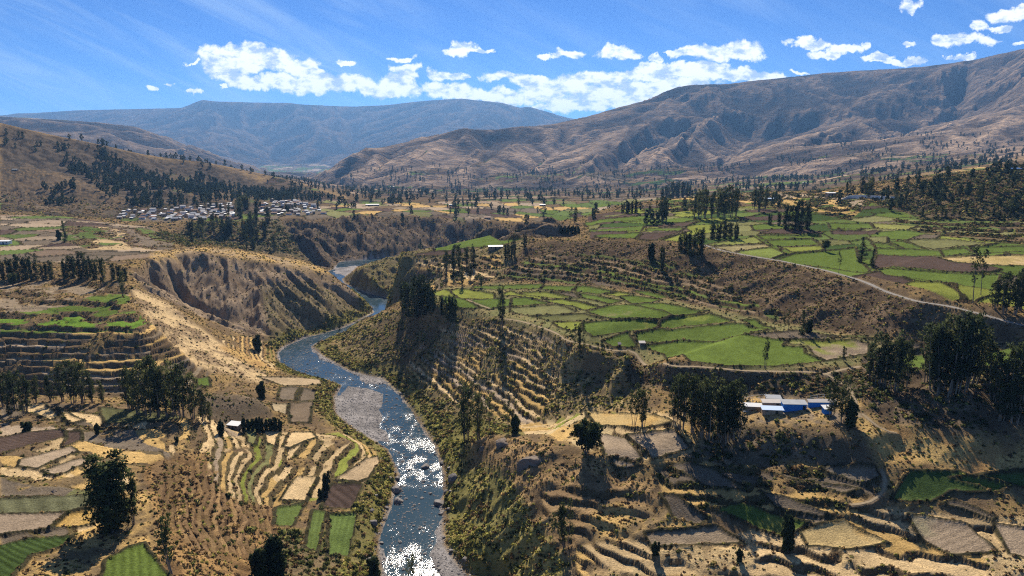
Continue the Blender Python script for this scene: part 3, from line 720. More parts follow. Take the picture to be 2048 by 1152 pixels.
F([(-40,880),(60,862),(128,858),(130,872),(60,892),(-40,915)], PLOUGH, rows=(1.2, 1.9, .3)); F([(133,862),(164,862),(160,882),(126,893)], PLOUGH, rows=(.2, 1.8, .3)); F([(38,920),(143,893),(154,903),(79,937),(34,933)], STUB)
F([(85,940),(160,917),(192,917),(120,950)], STUB); F([(44,811),(85,807),(120,835),(99,841),(51,824)], SAND); F([(109,814),(167,841),(140,848)], SAND); F([(198,814),(307,824),(376,838),(256,848),(205,848)], (.13,.13,.06), rows=(.6, 3.0, .25))
F([(560,999),(595,951),(636,954),(615,1002)], SAND); F([(668,961),(754,913),(764,927),(737,958),(716,965)], (.46,.34,.2)); F([(526,862),(560,862),(554,893),(533,883)], SAND); F([(567,893),(581,865),(625,865),(632,876),(581,896)], SAND)
F([(489,855),(519,859),(513,889),(495,885)], TGREEN); F([(555,800),(562,776),(597,775),(590,803)], GPL); F([(604,775),(632,782),(632,799),(594,803)], GPL); F([(577,806),(629,803),(618,846),(580,846)], (.2,.15,.1))
F([(540,806),(575,808),(578,830),(548,822)], (.38,.3,.18)); F([(514,752),(642,760),(646,770),(570,773)], (.4,.3,.18)); F([(392,758),(420,754),(424,775),(392,772)], GREEN)
# general roughness of untilled ground
SM = 1 - FLAT
near = Y < 2200
H += np.where(near, SM * (n_md * (.5 + 1.2 * np.clip(slope, 0, .6)) + n_hi * .22), 0) 
do_fields()
H[:rf] += FLAT[:rf] * n_hi[:rf] * .04

# river bed, gravel and banks
LBw = [atz(a, b, 0)[:2] for a, b in LB]; RBw = [atz(a, b, 0)[:2] for a, b in RB]
# farther upstream the river bends behind the spur and goes on up the canyon
up_l = [(-205, 800), (-140, 850), (-60, 930)]; up_r = [(-160, 775), (-110, 820), (-40, 895)]
RIV = LBw + up_l + up_r[::-1] + RBw[::-1]
s = window(RIV); x = X[s] + n_md[s] * 1.2; y = Y[s] + n_lo[s] * 1.5
riv = inside(RIV, x, y); dr, _ = segdist(RIV, x, y)
sd = np.where(riv, -dr, dr)            # signed distance to the shoreline
GB = [[(672,835),(672,790),(690,768),(740,775),(772,790),(768,850),(800,900),(770,890),(700,852)], [(622,693),(650,713),(700,738),(768,757),(772,770),(730,768),(680,740),(635,715)], [(880,1060),(965,1150),(985,1250),(870,1250),(850,1110)], [(758,1075),(775,1085),(790,1160),(780,1250),(740,1250),(757,1150)], [(668,548),(668,536),(716,530),(716,545),(690,552)]]
gb = np.zeros(x.shape)
for g in GB:
    P = [atz(a, b, 0)[:2] for a, b in g]; d, _ = segdist(P, x, y)
    gb = np.maximum(gb, sstep(-2.0, 3.0, np.where(inside(P, x, y), d, -d) + 3.0 * n_md[s] + 2.0 * n_lo[s]))
bed = .26 - 1.6 * sstep(1.0, -3.6, sd + 1.6 * n_lo[s] + .8 * n_md[s]) + .30 * n_md[s] + .24 * n_hi[s]
bed = bed * (1 - gb) + gb * (.30 + .30 * n_md[s] + .12 * n_hi[s] + .12 * n_lo[s])
bank = sstep(-.5, 3.5, sd)
Hs = H[s]
Hs = np.where(sd < 3.5, bed * (1 - bank) + np.maximum(Hs, .35 + .3 * n_hi[s]) * bank, Hs)
Hs = np.where((sd >= 3.5) & (sd < 40), np.maximum(Hs, .4), Hs)
H[s] = Hs
gcol = lerp(np.array(GRAV) * .75, np.array(GRAV) * 1.25, sstep(-.4, .4, n_md[s] + .5 * n_hi[s]))
C[s] = lerp(C[s], gcol, sstep(1.4 + 1.5 * n_md[s], -.8, sd + .0)); 
green = sstep(16, 3, sd) * sstep(1.0, 3.0, sd) * (Y[s] < 620)
C[s] = lerp(C[s], lerp(np.array((.19,.17,.06)), np.array((.3,.27,.07)), sstep(-.3,.4,n_md[s])), green * (1 - FLAT[s]))
KIND[s] = np.where((green > .3) & (FLAT[s] < .5), 2, KIND[s]); BD[s] = np.where((green > .3) & (FLAT[s] < .5), 3.4, BD[s])
BD[s] = np.where(sd < 1.2, 0, BD[s])
RIVS = (s, sd, gb)

# dirt roads: cut level across, laid as ribbons afterwards
ROADS = [('road', [(1404,489),(1440,500),(1480,508),(1520,515),(1562,522),(1610,532),(1660,543),(1700,555),(1735,566),(1765,580),(1800,592),(1840,603),(1900,613),(1980,632),(2070,655)], 2.3),
 ('dirt_track', [(1000,637),(1040,642),(1080,654),(1110,665),(1140,682),(1185,692),(1230,702),(1270,706),(1330,724),(1380,732),(1450,738),(1560,742),(1620,744),(1650,748),(1690,770),(1705,790),(1712,812),(1718,835)], 1.3),
 ('dirt_track', [(1650,748),(1690,738),(1720,733)], 1.4),
 ('footpath', [(980,617),(960,610),(935,600)], 1.2),
 ('footpath', [(1725,826),(1740,840),(1765,858),(1790,868)], 1.0),
 ('footpath', [(1764,935),(1770,960),(1765,985),(1740,1005),(1700,1010)], .9)]
RW = []
for nm, pts, w in ROADS:
    P = [hit(a, b, HB) for a, b in pts]
    # subdivide with a smooth curve
    Q = []
    for i in range(len(P) - 1):
        p0 = P[max(i - 1, 0)]; p1 = P[i]; p2_ = P[i + 1]; p3 = P[min(i + 2, len(P) - 1)]
        n = max(2, int(math.dist(p1, p2_) / 1.5))
        for k in range(n):
            t = k / n
            Q.append(tuple(.5 * (2 * p1[j] + (p2_[j] - p0[j]) * t + (2 * p0[j] - 5 * p1[j] + 4 * p2_[j] - p3[j]) * t * t + (3 * p1[j] - p0[j] - 3 * p2_[j] + p3[j]) * t ** 3) for j in (0, 1)))
    Q.append(P[-1])
    zz = np.array([zat(a, b, HB) for a, b in Q]); kk = np.ones(7) / 7
    zz = np.convolve(np.pad(zz, 3, mode='edge'), kk, 'valid')
    s = window(Q); d, sa = segdist(Q[::2] + [Q[-1]], X[s], Y[s], False)
    L = [0.0]
    QQ = Q[::2] + [Q[-1]]; zq = np.append(zz[::2], zz[-1])
    for i in range(len(QQ) - 1): L.append(L[-1] + math.dist(QQ[i], QQ[i + 1]))
    zr = np.interp(sa, L, zq)
    k = sstep(w * .5 + 1.6, w * .5 + .3, d)
    H[s] = H[s] * (1 - k) + (zr - .08) * k
    C[s] = lerp(C[s], np.array((.27,.21,.14)), sstep(w * .5 + .6, w * .5, d)); BD[s] *= (d > w * .5 + .5)
    RW.append((nm, QQ, zq, w))
ZT = H
def mesh_grid(name, r0, r1, H):
    me = bpy.data.meshes.new(name)
    n = r1 - r0
    co = np.stack([Xg[r0:r1], Yg[r0:r1], H[r0:r1]], -1).reshape(-1, 3).astype(np.float32)
    me.vertices.add(len(co)); me.vertices.foreach_set('co', co.ravel())
    i = np.arange((n - 1) * (NU - 1)); a = (i // (NU - 1)) * NU + i % (NU - 1)
    q = np.stack([a, a + 1, a + NU + 1, a + NU], -1).astype(np.int32)
    me.loops.add(q.size); me.loops.foreach_set('vertex_index', q.ravel())
    me.polygons.add(len(q)); me.polygons.foreach_set('loop_start', np.arange(0, q.size, 4, dtype=np.int32))
    me.update(calc_edges=True)
    me.shade_smooth()
    return me

# ------------------------------------------------------------------ helpers for objects
rng = random.Random(5)
NR_ = np.random.RandomState(11)
col0 = sc.collection
def link(o, parent=None):
    col0.objects.link(o)
    if parent is not None: o.parent = parent
    return o
def tag(o, label=None, cat=None, group=None, kind=None):
    if label: o['label'] = label
    if cat: o['category'] = cat
    if group: o['group'] = group
    if kind: o['kind'] = kind
    return o
def mesh_np(name, co, faces, mat=None, smooth=False, size=4):
    """mesh from arrays; faces is (n, size)"""
    me = bpy.data.meshes.new(name)
    co = np.asarray(co, np.float32); f = np.asarray(faces, np.int32)
    me.vertices.add(len(co)); me.vertices.foreach_set('co', co.ravel())
    me.loops.add(f.size); me.loops.foreach_set('vertex_index', f.ravel())
    me.polygons.add(len(f)); me.polygons.foreach_set('loop_start', np.arange(0, f.size, f.shape[1], dtype=np.int32))
    me.update(calc_edges=True)
    if smooth: me.shade_smooth()
    if mat: me.materials.append(mat)
    return me
def mesh_py(name, co, faces, mat=None, smooth=False):
    me = bpy.data.meshes.new(name); me.from_pydata([tuple(c) for c in co], [], [tuple(f) for f in faces]); me.update()
    if smooth: me.shade_smooth()
    if mat: me.materials.append(mat)
    return me
def material(name):
    m = bpy.data.materials.new(name); m.use_nodes = True
    t = NT(m.node_tree); t.b = m.node_tree.nodes['Principled BSDF']; t.o = m.node_tree.nodes['Material Output']
    t.b.inputs['Specular IOR Level'].default_value = 0.1; t.b.inputs['Roughness'].default_value = .9
    t.pos = t.new('ShaderNodeNewGeometry').outputs['Position']
    return m, t
def simple(name, col, rough=.9, spec=.1, metal=0, var=.25, scale=1.2):
    m, t = material(name)
    n = t.noise(t.pos, scale, 4, .6)
    k = t.math('ADD', t.math('MULTIPLY', t.math('SUBTRACT', n, .5), var * 2), 1.0)
    c = t.vmath('MULTIPLY', t.vmath('ADD', (*col,), (0, 0, 0)), (1, 1, 1))
    vm = t.new('ShaderNodeVectorMath', operation='SCALE'); t.set(vm.inputs[0], c); t.set(vm.inputs['Scale'], k)
    t.set(t.b.inputs['Base Color'], vm.outputs[0])
    t.b.inputs['Roughness'].default_value = rough; t.b.inputs['Specular IOR Level'].default_value = spec; t.b.inputs['Metallic'].default_value = metal
    return m

# ------------------------------------------------------------------ ground
mg, t = material('ground_cover')
vc = t.new('ShaderNodeVertexColor', layer_name='cover')
nA = t.noise(t.pos, 1.9, 6, .72); nB = t.noise(t.pos, .22, 4, .6); nC = t.noise(t.pos, .018, 5, .65)
cd = t.new('ShaderNodeCameraData')
sp_ = t.new('ShaderNodeSeparateXYZ'); t.set(sp_.inputs[0], t.pos)
farw = t.ramp(sp_.outputs[1], 1200, 2600)
kn = t.math('ADD', t.math('MULTIPLY', t.math('SUBTRACT', nA, .5), 2.3), t.math('MULTIPLY', t.math('SUBTRACT', nB, .5), .7))
kf = t.math('ADD', t.math('MULTIPLY', t.math('SUBTRACT', nC, .5), 1.4), t.math('MULTIPLY', t.math('SUBTRACT', t.noise(t.pos, .07, 4, .65), .5), .9))
k = t.math('ADD', 1.0, t.math('ADD', t.math('MULTIPLY', kn, t.math('SUBTRACT', 1.0, t.math('MULTIPLY', farw, .7))), t.math('MULTIPLY', kf, farw)))
k = t.math('MAXIMUM', k, .22)
vm = t.new('ShaderNodeVectorMath', operation='SCALE'); t.set(vm.inputs[0], vc.outputs[0]); t.set(vm.inputs['Scale'], k)
t.set(t.b.inputs['Base Color'], vm.outputs[0])
bp = t.new('ShaderNodeBump'); bp.inputs['Strength'].default_value = .9; bp.inputs['Distance'].default_value = .5
t.set(bp.inputs['Height'], t.math('ADD', nA, t.math('MULTIPLY', t.noise(t.pos, 4.0, 3, .6), .4)))
bp2 = t.new('ShaderNodeBump'); bp2.inputs['Strength'].default_value = .8
t.set(bp2.inputs['Distance'], t.math('MULTIPLY', farw, 44.0)); t.set(bp2.inputs['Height'], nC); t.set(bp2.inputs['Normal'], bp.outputs[0])
t.set(t.b.inputs['Normal'], bp2.outputs[0])
t.b.inputs['Roughness'].default_value = 1.0; t.b.inputs['Specular IOR Level'].default_value = 0.0

Cc = np.clip(C, .008, .8)
def ground(name, r0, r1):
    me = mesh_grid(name, r0, r1, ZT)
    ca = me.color_attributes.new('cover', 'FLOAT_COLOR', 'POINT')
    ca.data.foreach_set('color', np.concatenate([Cc[r0:r1], np.ones((r1 - r0, NU, 1))], -1).astype(np.float32).ravel())
    me.materials.append(mg)
    return tag(link(bpy.data.objects.new(name, me)), kind='structure')
rs = int(np.searchsorted(Yr, 2300))
ground('ground', 0, rs + 1)
ground('mountains', rs, NR)

# roads and paths as ribbons on their cut beds
m_road = simple('road_gravel', (.27, .25, .22), 1, 0, 0, .3, .8); m_trk = simple('track_dirt', (.30, .235, .15), 1, 0, 0, .3, .8)
for nm, Q, zq, w in RW:
    V = []; Fs = []
    for i, (a, b) in enumerate(Q):
        p = Q[max(i - 1, 0)]; n = Q[min(i + 1, len(Q) - 1)]
        dx, dy = n[0] - p[0], n[1] - p[1]; L = math.hypot(dx, dy) or 1
        nx, ny = -dy / L, dx / L
        for k in (-1, -.5, 0, .5, 1):
            ww = w * .5 * k * (1 + .12 * math.sin(i * 1.3))
            V.append((a + nx * ww, b + ny * ww, zat(a + nx * ww, b + ny * ww, ZT) + .06 + .04 * (1 - abs(k))))
        if i:
            for k in range(4): q = (i - 1) * 5 + k; Fs.append((q, q + 1, q + 6, q + 5))
    tag(link(bpy.data.objects.new(nm, mesh_py(nm, V, Fs, m_road if nm == 'road' else m_trk, True))), kind='structure')

# ------------------------------------------------------------------ water
mw, t = material('river_water')
t.b.inputs['Base Color'].default_value = (.035, .055, .06, 1)
t.b.inputs['IOR'].default_value = 1.33; t.b.inputs['Specular IOR Level'].default_value = .36
w1 = t.noise(t.vmath('MULTIPLY', t.pos, (1, .55, 1)), 1.3, 6, .75, .3); w2 = t.noise(t.vmath('MULTIPLY', t.pos, (1, .6, 1)), 3.4, 5, .75)
rap = t.ramp(t.noise(t.vmath('MULTIPLY', t.pos, (1, .6, 1)), .13, 4, .6), .40, .62)
sw = t.new('ShaderNodeSeparateXYZ'); t.set(sw.inputs[0], t.pos)
yw = sw.outputs[1]    # a calm pool between two rapids
calm = t.math('MULTIPLY', t.ramp(yw, 212, 222), t.math('SUBTRACT', 1.0, t.ramp(yw, 244, 256)))
calm2 = t.math('MULTIPLY', t.ramp(yw, 322, 330), t.math('SUBTRACT', 1.0, t.ramp(yw, 350, 362)))
rap = t.math('MULTIPLY', rap, t.math('SUBTRACT', 1.0, t.math('MULTIPLY', t.math('MAXIMUM', calm, calm2), .92)))
rap = t.math('MULTIPLY', rap, t.math('ADD', .3, t.math('MULTIPLY', t.ramp(yw, 200, 262), .7)))
bp = t.new('ShaderNodeBump'); t.set(bp.inputs['Strength'], t.math('ADD', .12, t.math('MULTIPLY', rap, .48))); bp.inputs['Distance'].default_value = .20
t.set(bp.inputs['Height'], t.math('ADD', w1, t.math('MULTIPLY', w2, .45)))
t.set(t.b.inputs['Normal'], bp.outputs[0])
foam = t.math('MULTIPLY', t.ramp(w2, .57, .66), t.math('ADD', .03, t.math('MULTIPLY', rap, .5)), clamp=True)
t.set(t.b.inputs['Base Color'], t.mix(foam, (.03, .055, .07, 1), (.75, .80, .85, 1)))
t.set(t.b.inputs['Roughness'], t.math('ADD', t.math('ADD', .05, t.math('MULTIPLY', rap, .10)), t.math('MULTIPLY', foam, .4)))
s, sd, gb = RIVS
mk = sd < 3.0
idx = -np.ones((NR, NU), np.int64)
sub = np.zeros((NR, NU), bool); sub[s] = mk
cell = sub[:-1, :-1] & sub[1:, :-1] & sub[:-1, 1:] & sub[1:, 1:]
need = np.zeros_like(sub); need[:-1, :-1] |= cell; need[1:, :-1] |= cell; need[:-1, 1:] |= cell; need[1:, 1:] |= cell
idx[need] = np.arange(need.sum())
co = np.stack([Xg[need], Yg[need], np.zeros(need.sum()) + .0], -1)
r, c = np.where(cell)
fc = np.stack([idx[r, c], idx[r, c + 1], idx[r + 1, c + 1], idx[r + 1, c]], -1)
tag(link(bpy.data.objects.new('river', mesh_np('river', co, fc, mw, True))), kind='structure')

# ------------------------------------------------------------------ leaves and scrub
def leaf_material(name, c1, c2, c3=None, trans=.18):
    m, t = material(name)
    oi = t.new('ShaderNodeObjectInfo')
    n = t.noise(t.pos, .9, 3, .6)
    f = t.math('ADD', t.math('MULTIPLY', oi.outputs['Random'], .75), t.math('MULTIPLY', t.math('SUBTRACT', n, .5), 1.0), clamp=True)
    c = t.mix(f, (*c1, 1), (*c2, 1))
    if c3:
        c = t.mix(t.ramp(oi.outputs['Random'], .74, .92), c, (*c3, 1))
    t.set(t.b.inputs['Base Color'], c); t.b.inputs['Roughness'].default_value = .8; t.b.inputs['Specular IOR Level'].default_value = .06
    tr = t.new('ShaderNodeBsdfTranslucent'); t.set(tr.inputs[0], c)
    mx = t.new('ShaderNodeMixShader'); mx.inputs[0].default_value = trans
    t.l.new(t.b.outputs[0], mx.inputs[1]); t.l.new(tr.outputs[0], mx.inputs[2]); t.l.new(mx.outputs[0], t.o.inputs['Surface'])
    return m
def quads_at(P, size, rs_, out=None):
    """randomly turned leaf-sprays centred on points P"""
    n = len(P)
    a = rs_.normal(size=(n, 3)); a /= np.linalg.norm(a, axis=1)[:, None]
    b = rs_.normal(size=(n, 3)); b -= (b * a).sum(1)[:, None] * a; b /= np.linalg.norm(b, axis=1)[:, None]
    if out is not None:      # turn the sprays so that their faces look outward
        fl = ((np.cross(a, b) * out).sum(1) > 0)[:, None]; b = np.where(fl, -b, b)
    s_ = size * rs_.uniform(.6, 1.35, (n, 1)); r_ = rs_.uniform(.45, .8, (n, 1))
    co = np.stack([P - a * s_, P + b * s_ * r_, P + a * s_, P - b * s_ * r_], 1).reshape(-1, 3)
    return co, np.arange(4 * n).reshape(-1, 4)
def puff(me, nrm):
    me.shade_smooth(); nn_ = np.repeat(nrm / np.linalg.norm(nrm, axis=1)[:, None], 4, 0)
    me.normals_split_custom_set_from_vertices([tuple(v) for v in nn_]); return me
def shrub_mesh(name, seed, mat, n=46, flat=.75, tall=False):
    r = np.random.RandomState(seed)
    d = r.normal(size=(n, 3)); d[:, 2] = np.abs(d[:, 2]) * (1.3 if tall else 1); d /= np.linalg.norm(d, axis=1)[:, None]
    rad = r.uniform(.55, 1.0, (n, 1)) * (1 + .25 * np.sin(d[:, :1] * 5 + seed))
    P = d * rad; P[:, 2] *= flat
    N_ = d + .35 * r.normal(size=(n, 3))
    return puff(mesh_np(name, *quads_at(P, .38, r, N_), mat), N_)
m_dry = leaf_material('dry_scrub', (.13,.085,.045), (.26,.165,.08), (.40,.27,.11), .15)
m_grn = leaf_material('green_shrub', (.05,.062,.022), (.10,.11,.034), (.15,.16,.045), .22)
m_tus = leaf_material('tussock_grass', (.36,.32,.085), (.25,.27,.065), (.46,.36,.14), .25)
def scatter(name, mats, P, S, R, kinds):
    """many small plants as one object: points carrying copies of a few plant meshes"""
    coll = bpy.data.collections.new(name + ' plants')
    for i, me in enumerate(mats):
        coll.objects.link(bpy.data.objects.new(name + '_plant', me))
    me = bpy.data.meshes.new(name); me.vertices.add(len(P)); me.vertices.foreach_set('co', np.asarray(P, np.float32).ravel())
    for an, arr, ty in (('siz', S, 'FLOAT_VECTOR'), ('rot', R, 'FLOAT_VECTOR')):
        at = me.attributes.new(an, ty, 'POINT'); at.data.foreach_set('vector', np.asarray(arr, np.float32).ravel())
    at = me.attributes.new('pick', 'INT', 'POINT'); at.data.foreach_set('value', np.asarray(kinds, np.int32))
    o = link(bpy.data.objects.new(name, me))
    ng = bpy.data.node_groups.new(name, 'GeometryNodeTree')
    ng.interface.new_socket('Geometry', in_out='INPUT', socket_type='NodeSocketGeometry'); ng.interface.new_socket('Geometry', in_out='OUTPUT', socket_type='NodeSocketGeometry')
    N = ng.nodes; L = ng.links
    gi = N.new('NodeGroupInput'); go = N.new('NodeGroupOutput'); ci = N.new('GeometryNodeCollectionInfo')
    ci.inputs['Collection'].default_value = coll; ci.inputs['Separate Children'].default_value = True; ci.inputs['Reset Children'].default_value = True
    ip = N.new('GeometryNodeInstanceOnPoints'); ip.inputs['Pick Instance'].default_value = True
    def attr(nm, ty):
        a = N.new('GeometryNodeInputNamedAttribute'); a.data_type = ty; a.inputs['Name'].default_value = nm; return a.outputs[0]
    L.new(gi.outputs[0], ip.inputs['Points']); L.new(ci.outputs[0], ip.inputs['Instance'])
    L.new(attr('pick', 'INT'), ip.inputs['Instance Index']); L.new(attr('rot', 'FLOAT_VECTOR'), ip.inputs['Rotation']); L.new(attr('siz', 'FLOAT_VECTOR'), ip.inputs['Scale'])
    L.new(ip.outputs[0], go.inputs[0])
    md = o.modifiers.new('plants', 'NODES'); md.node_group = ng
    return tag(o, kind='stuff')
dYr = np.gradient(Yr)[:, None]
area = (dU * Yg) * dYr
def sample(weight, n, seed):
    r = np.random.RandomState(seed)
    w = weight.ravel().astype(np.float64); w = np.clip(w, 0, None); cs = np.cumsum(w)
    k = np.searchsorted(cs, r.uniform(0, cs[-1], n)); k = np.clip(k, 0, w.size - 1)
    rr, cc = k // NU, k % NU
    rr = np.clip(rr, 0, NR - 2); cc = np.clip(cc, 0, NU - 2)
    fr = r.uniform(0, 1, n); fc = r.uniform(0, 1, n)
    y = Yr[rr] * (1 - fr) + Yr[rr + 1] * fr; u = us[cc] + dU * fc
    z = (ZT[rr, cc] * (1 - fc) + ZT[rr, cc + 1] * fc) * (1 - fr) + (ZT[rr + 1, cc] * (1 - fc) + ZT[rr + 1, cc + 1] * fc) * fr
    return np.stack([u * y, y, z], -1), rr, cc, r
view = (np.abs(us)[None, :] < .87)
base_w = np.where(view, BD, 0) * area * (Yg < 1000) * (Yg > 135) * np.where(Yg > 420, (420 / Yg) ** 2.2, 1) * sstep(-.5, .3, n_md + .6 * n_hi)
dens = .56
for nm, mat, kk, tab, seed, sz in (('dry_scrub', m_dry, 0, (.62, .42, .22), 1, .31), ('green_shrubs', m_grn, 1, (.13, .42, .18), 2, .42), ('grass_tussocks', m_tus, 2, (.25, .16, .60), 3, .30)):
    w = base_w * np.array(tab)[KIND]
    n = int(w.sum() * dens)
    P, rr, cc, r = sample(w, n, seed)
    f = np.maximum(1, P[:, 1] / 420) ** 1.0
    s1 = sz * f * np.exp(r.normal(0, .38, n)).clip(.45, 2.6)
    P[:, 2] -= .05
    s1 = s1 * np.where(BD[rr, cc] > 2.9, 1.5, np.where((KIND[rr, cc] > 0) & (BD[rr, cc] > 1.9), 1.5, 1.0))
    S = np.stack([s1, s1, s1 * r.uniform(.7, 1.25, n)], -1); R = np.stack([r.uniform(-.15, .15, n), r.uniform(-.15, .15, n), r.uniform(0, 6.28, n)], -1)
    ms = [shrub_mesh(nm, seed * 10 + i, mat, 44 if nm != 'grass_tussocks' else 40, .8 if nm != 'grass_tussocks' else .7) for i in range(4)]
    scatter(nm, ms, P, S, R, r.randint(0, 4, n))
    print(nm, n)
# stones on the gravel
def rock_mesh(name, seed, mat, sub=2):
    import bmesh
    bm = bmesh.new(); bmesh.ops.create_icosphere(bm, subdivisions=sub, radius=1.0)
    r = random.Random(seed); off = Vector((r.uniform(0, 50), r.uniform(0, 50), r.uniform(0, 50)))
    cuts = [(Vector((r.gauss(0, 1), r.gauss(0, 1), r.gauss(0, 1))).normalized(), r.uniform(.55, .85)) for _ in range(7)]
    from mathutils import noise
    for v in bm.verts:
        for n_, d_ in cuts:
            q = v.co.dot(n_)
            if q > d_: v.co -= n_ * (q - d_) * .85
        v.co *= 1 + .14 * noise.noise(v.co * 2.2 + off) + (.07 * noise.noise(v.co * 6 + off) if sub > 3 else 0)
        v.co.z *= .72
    me = bpy.data.meshes.new(name); bm.to_mesh(me); bm.free(); me.materials.append(mat); return me
m_rock = simple('river_rock', (.17, .15, .135), .75, .25, 0, .45, 1.5)
m_stone = simple('gravel_stones', (.24, .22, .20), .9, .1, 0, .4, 3)
gw = np.zeros((NR, NU)); s_ = RIVS[0]; gw[s_] = np.where((RIVS[1] < 2.5), np.where(ZT[s_] > -.25, 1.0, .22), 0) * (Yg[s_] < 520)
P, rr, cc, r = sample(gw * area * view, 14000, 8)
wet = ZT[rr, cc] < -.25
s1 = .16 * np.exp(r.normal(0, .55, len(P))).clip(.4, 3.5)
s1 = np.where(wet, s1 * 1.5, s1); P[:, 2] = np.where(wet, -.03, P[:, 2])
scatter('gravel_stones', [rock_mesh('gravel_stone', i, m_stone, 1) for i in range(3)], P, np.stack([s1, s1, s1], -1), np.stack([P[:, 0] * 0, P[:, 0] * 0, r.uniform(0, 6.28, len(P))], -1), r.randint(0, 3, len(P)))

# ------------------------------------------------------------------ boulders
BG = 'boulders strewn along the river bed'
RKM = [rock_mesh('boulder', 20 + i, m_rock, 3) for i in range(6)]
named = [(795,982,27,'large grey boulder standing at the left edge of the rapids'),(797,1003,24,'boulder with a pale top just downstream of the large left bank boulder'),(907,975,27,'tallest dark boulder on the right shore of the rapids'),(878,1008,24,'round dark boulder midstream below the rapids, nearest the right shore'),(851,934,20,'dark flat boulder in the white water at the head of the rapids'),(747,1058,19,'dark boulder among the bushes on the left shore, lowest on that bank')]
for i, (a, b, w, lab) in enumerate(named):
    x, y = atz(a, b, 0)[:2]; z = zat(x, y)
    o = link(bpy.data.objects.new('boulder', RKM[i])); k = w * y / FPX * .55
    o.location = (x, y, max(z, -.3) + k * .15); o.scale = (k, k * .8, k * (1.25 if i in (2, 5) else .95)); o.rotation_euler = (0, 0, rng.uniform(0, 6)); tag(o, lab, 'boulder')
for a, b, w in [(863,988,13),(846,963,12),(803,925,13),(819,937,11),(870,966,10),(795,959,14),(826,928,8),(760,930,9),(890,990,13),(880,1030,12),(770,1040,12),(840,1010,9),(815,1050,9),(900,1020,16),(895,945,14),(885,925,12),(872,910,11),(860,945,10),(835,950,8),(810,970,9),(780,965,11),(775,1020,12),(785,1060,10),(765,1085,13),(800,1100,12),(860,1090,14),(845,1120,14),(870,1050,10),(890,1075,10),(825,1080,9),(905,1105,15),(930,1130,16),(780,1120,12),(740,1130,14),(820,1140,12),(880,1140,12),(750,775,9),(772,800,8),(765,790,7),(835,850,9),(845,870,8),(800,790,8),(700,760,5),(680,738,5),(785,905,8),(770,890,6),(905,1000,12),(900,960,10),(850,980,8),(835,990,6),(860,1020,8),(870,1035,7),(790,1040,10),(755,1010,10),(745,1035,12),(812,945,7),(842,925,7),(865,930,8)]:
    x, y = atz(a + rng.uniform(-3, 3), b + rng.uniform(-3, 3), 0)[:2]; z = zat(x, y)
    o = link(bpy.data.objects.new('boulder', rng.choice(RKM))); k = w * y / FPX * .5
    o.location = (x, y, max(z, -.35) + k * .1); o.scale = (k, k * rng.uniform(.6, 1), k * rng.uniform(.6, 1)); o.rotation_euler = (rng.uniform(-.3, .3), rng.uniform(-.3, .3), rng.uniform(0, 6)); side = 'by the left shore' if a < 805 + (b - 940) * -.15 else 'by the right shore' if a > 872 else 'in midstream'
    reach = 'beside the gravel island' if b < 870 else 'at the head of the rapids' if b < 962 else 'in the calm pool' if b < 1062 else 'in the lowest rapids'
    tag(o, 'small dark boulder %s %s' % (side, reach), 'boulder', 'boulders %s %s' % (side, reach))
# outcrops on the hill
m_out = simple('outcrop_rock', (.20, .16, .125), .95, .05, 0, .4, .6)
for a, b, w, h, lab in [(1010,885,50,26,'pale rounded rock outcrop on the crest of the scrubby hill above the river'),(1072,925,85,45,'broad smooth grey rock face below the crest of the scrubby hill'),(968,895,30,22,'small craggy rock outcrop at the river end of the scrubby hill'),(105,985,22,16,'lone grey rock between the left foreground fields')]:
    x, y = hit(a, b, ZT); z = zat(x, y)
    o = link(bpy.data.objects.new('rock_outcrop', rock_mesh('rock_outcrop', a, m_out, 4))); k = y / FPX
    o.location = (x, y + w * k * .12, z - h * k * .42); o.scale = (w * k * .5, w * k * .4, h * k * .9); o.rotation_euler = (.1, .2 if w > 60 else 0, rng.uniform(-.3, .3)); tag(o, lab, 'rock')

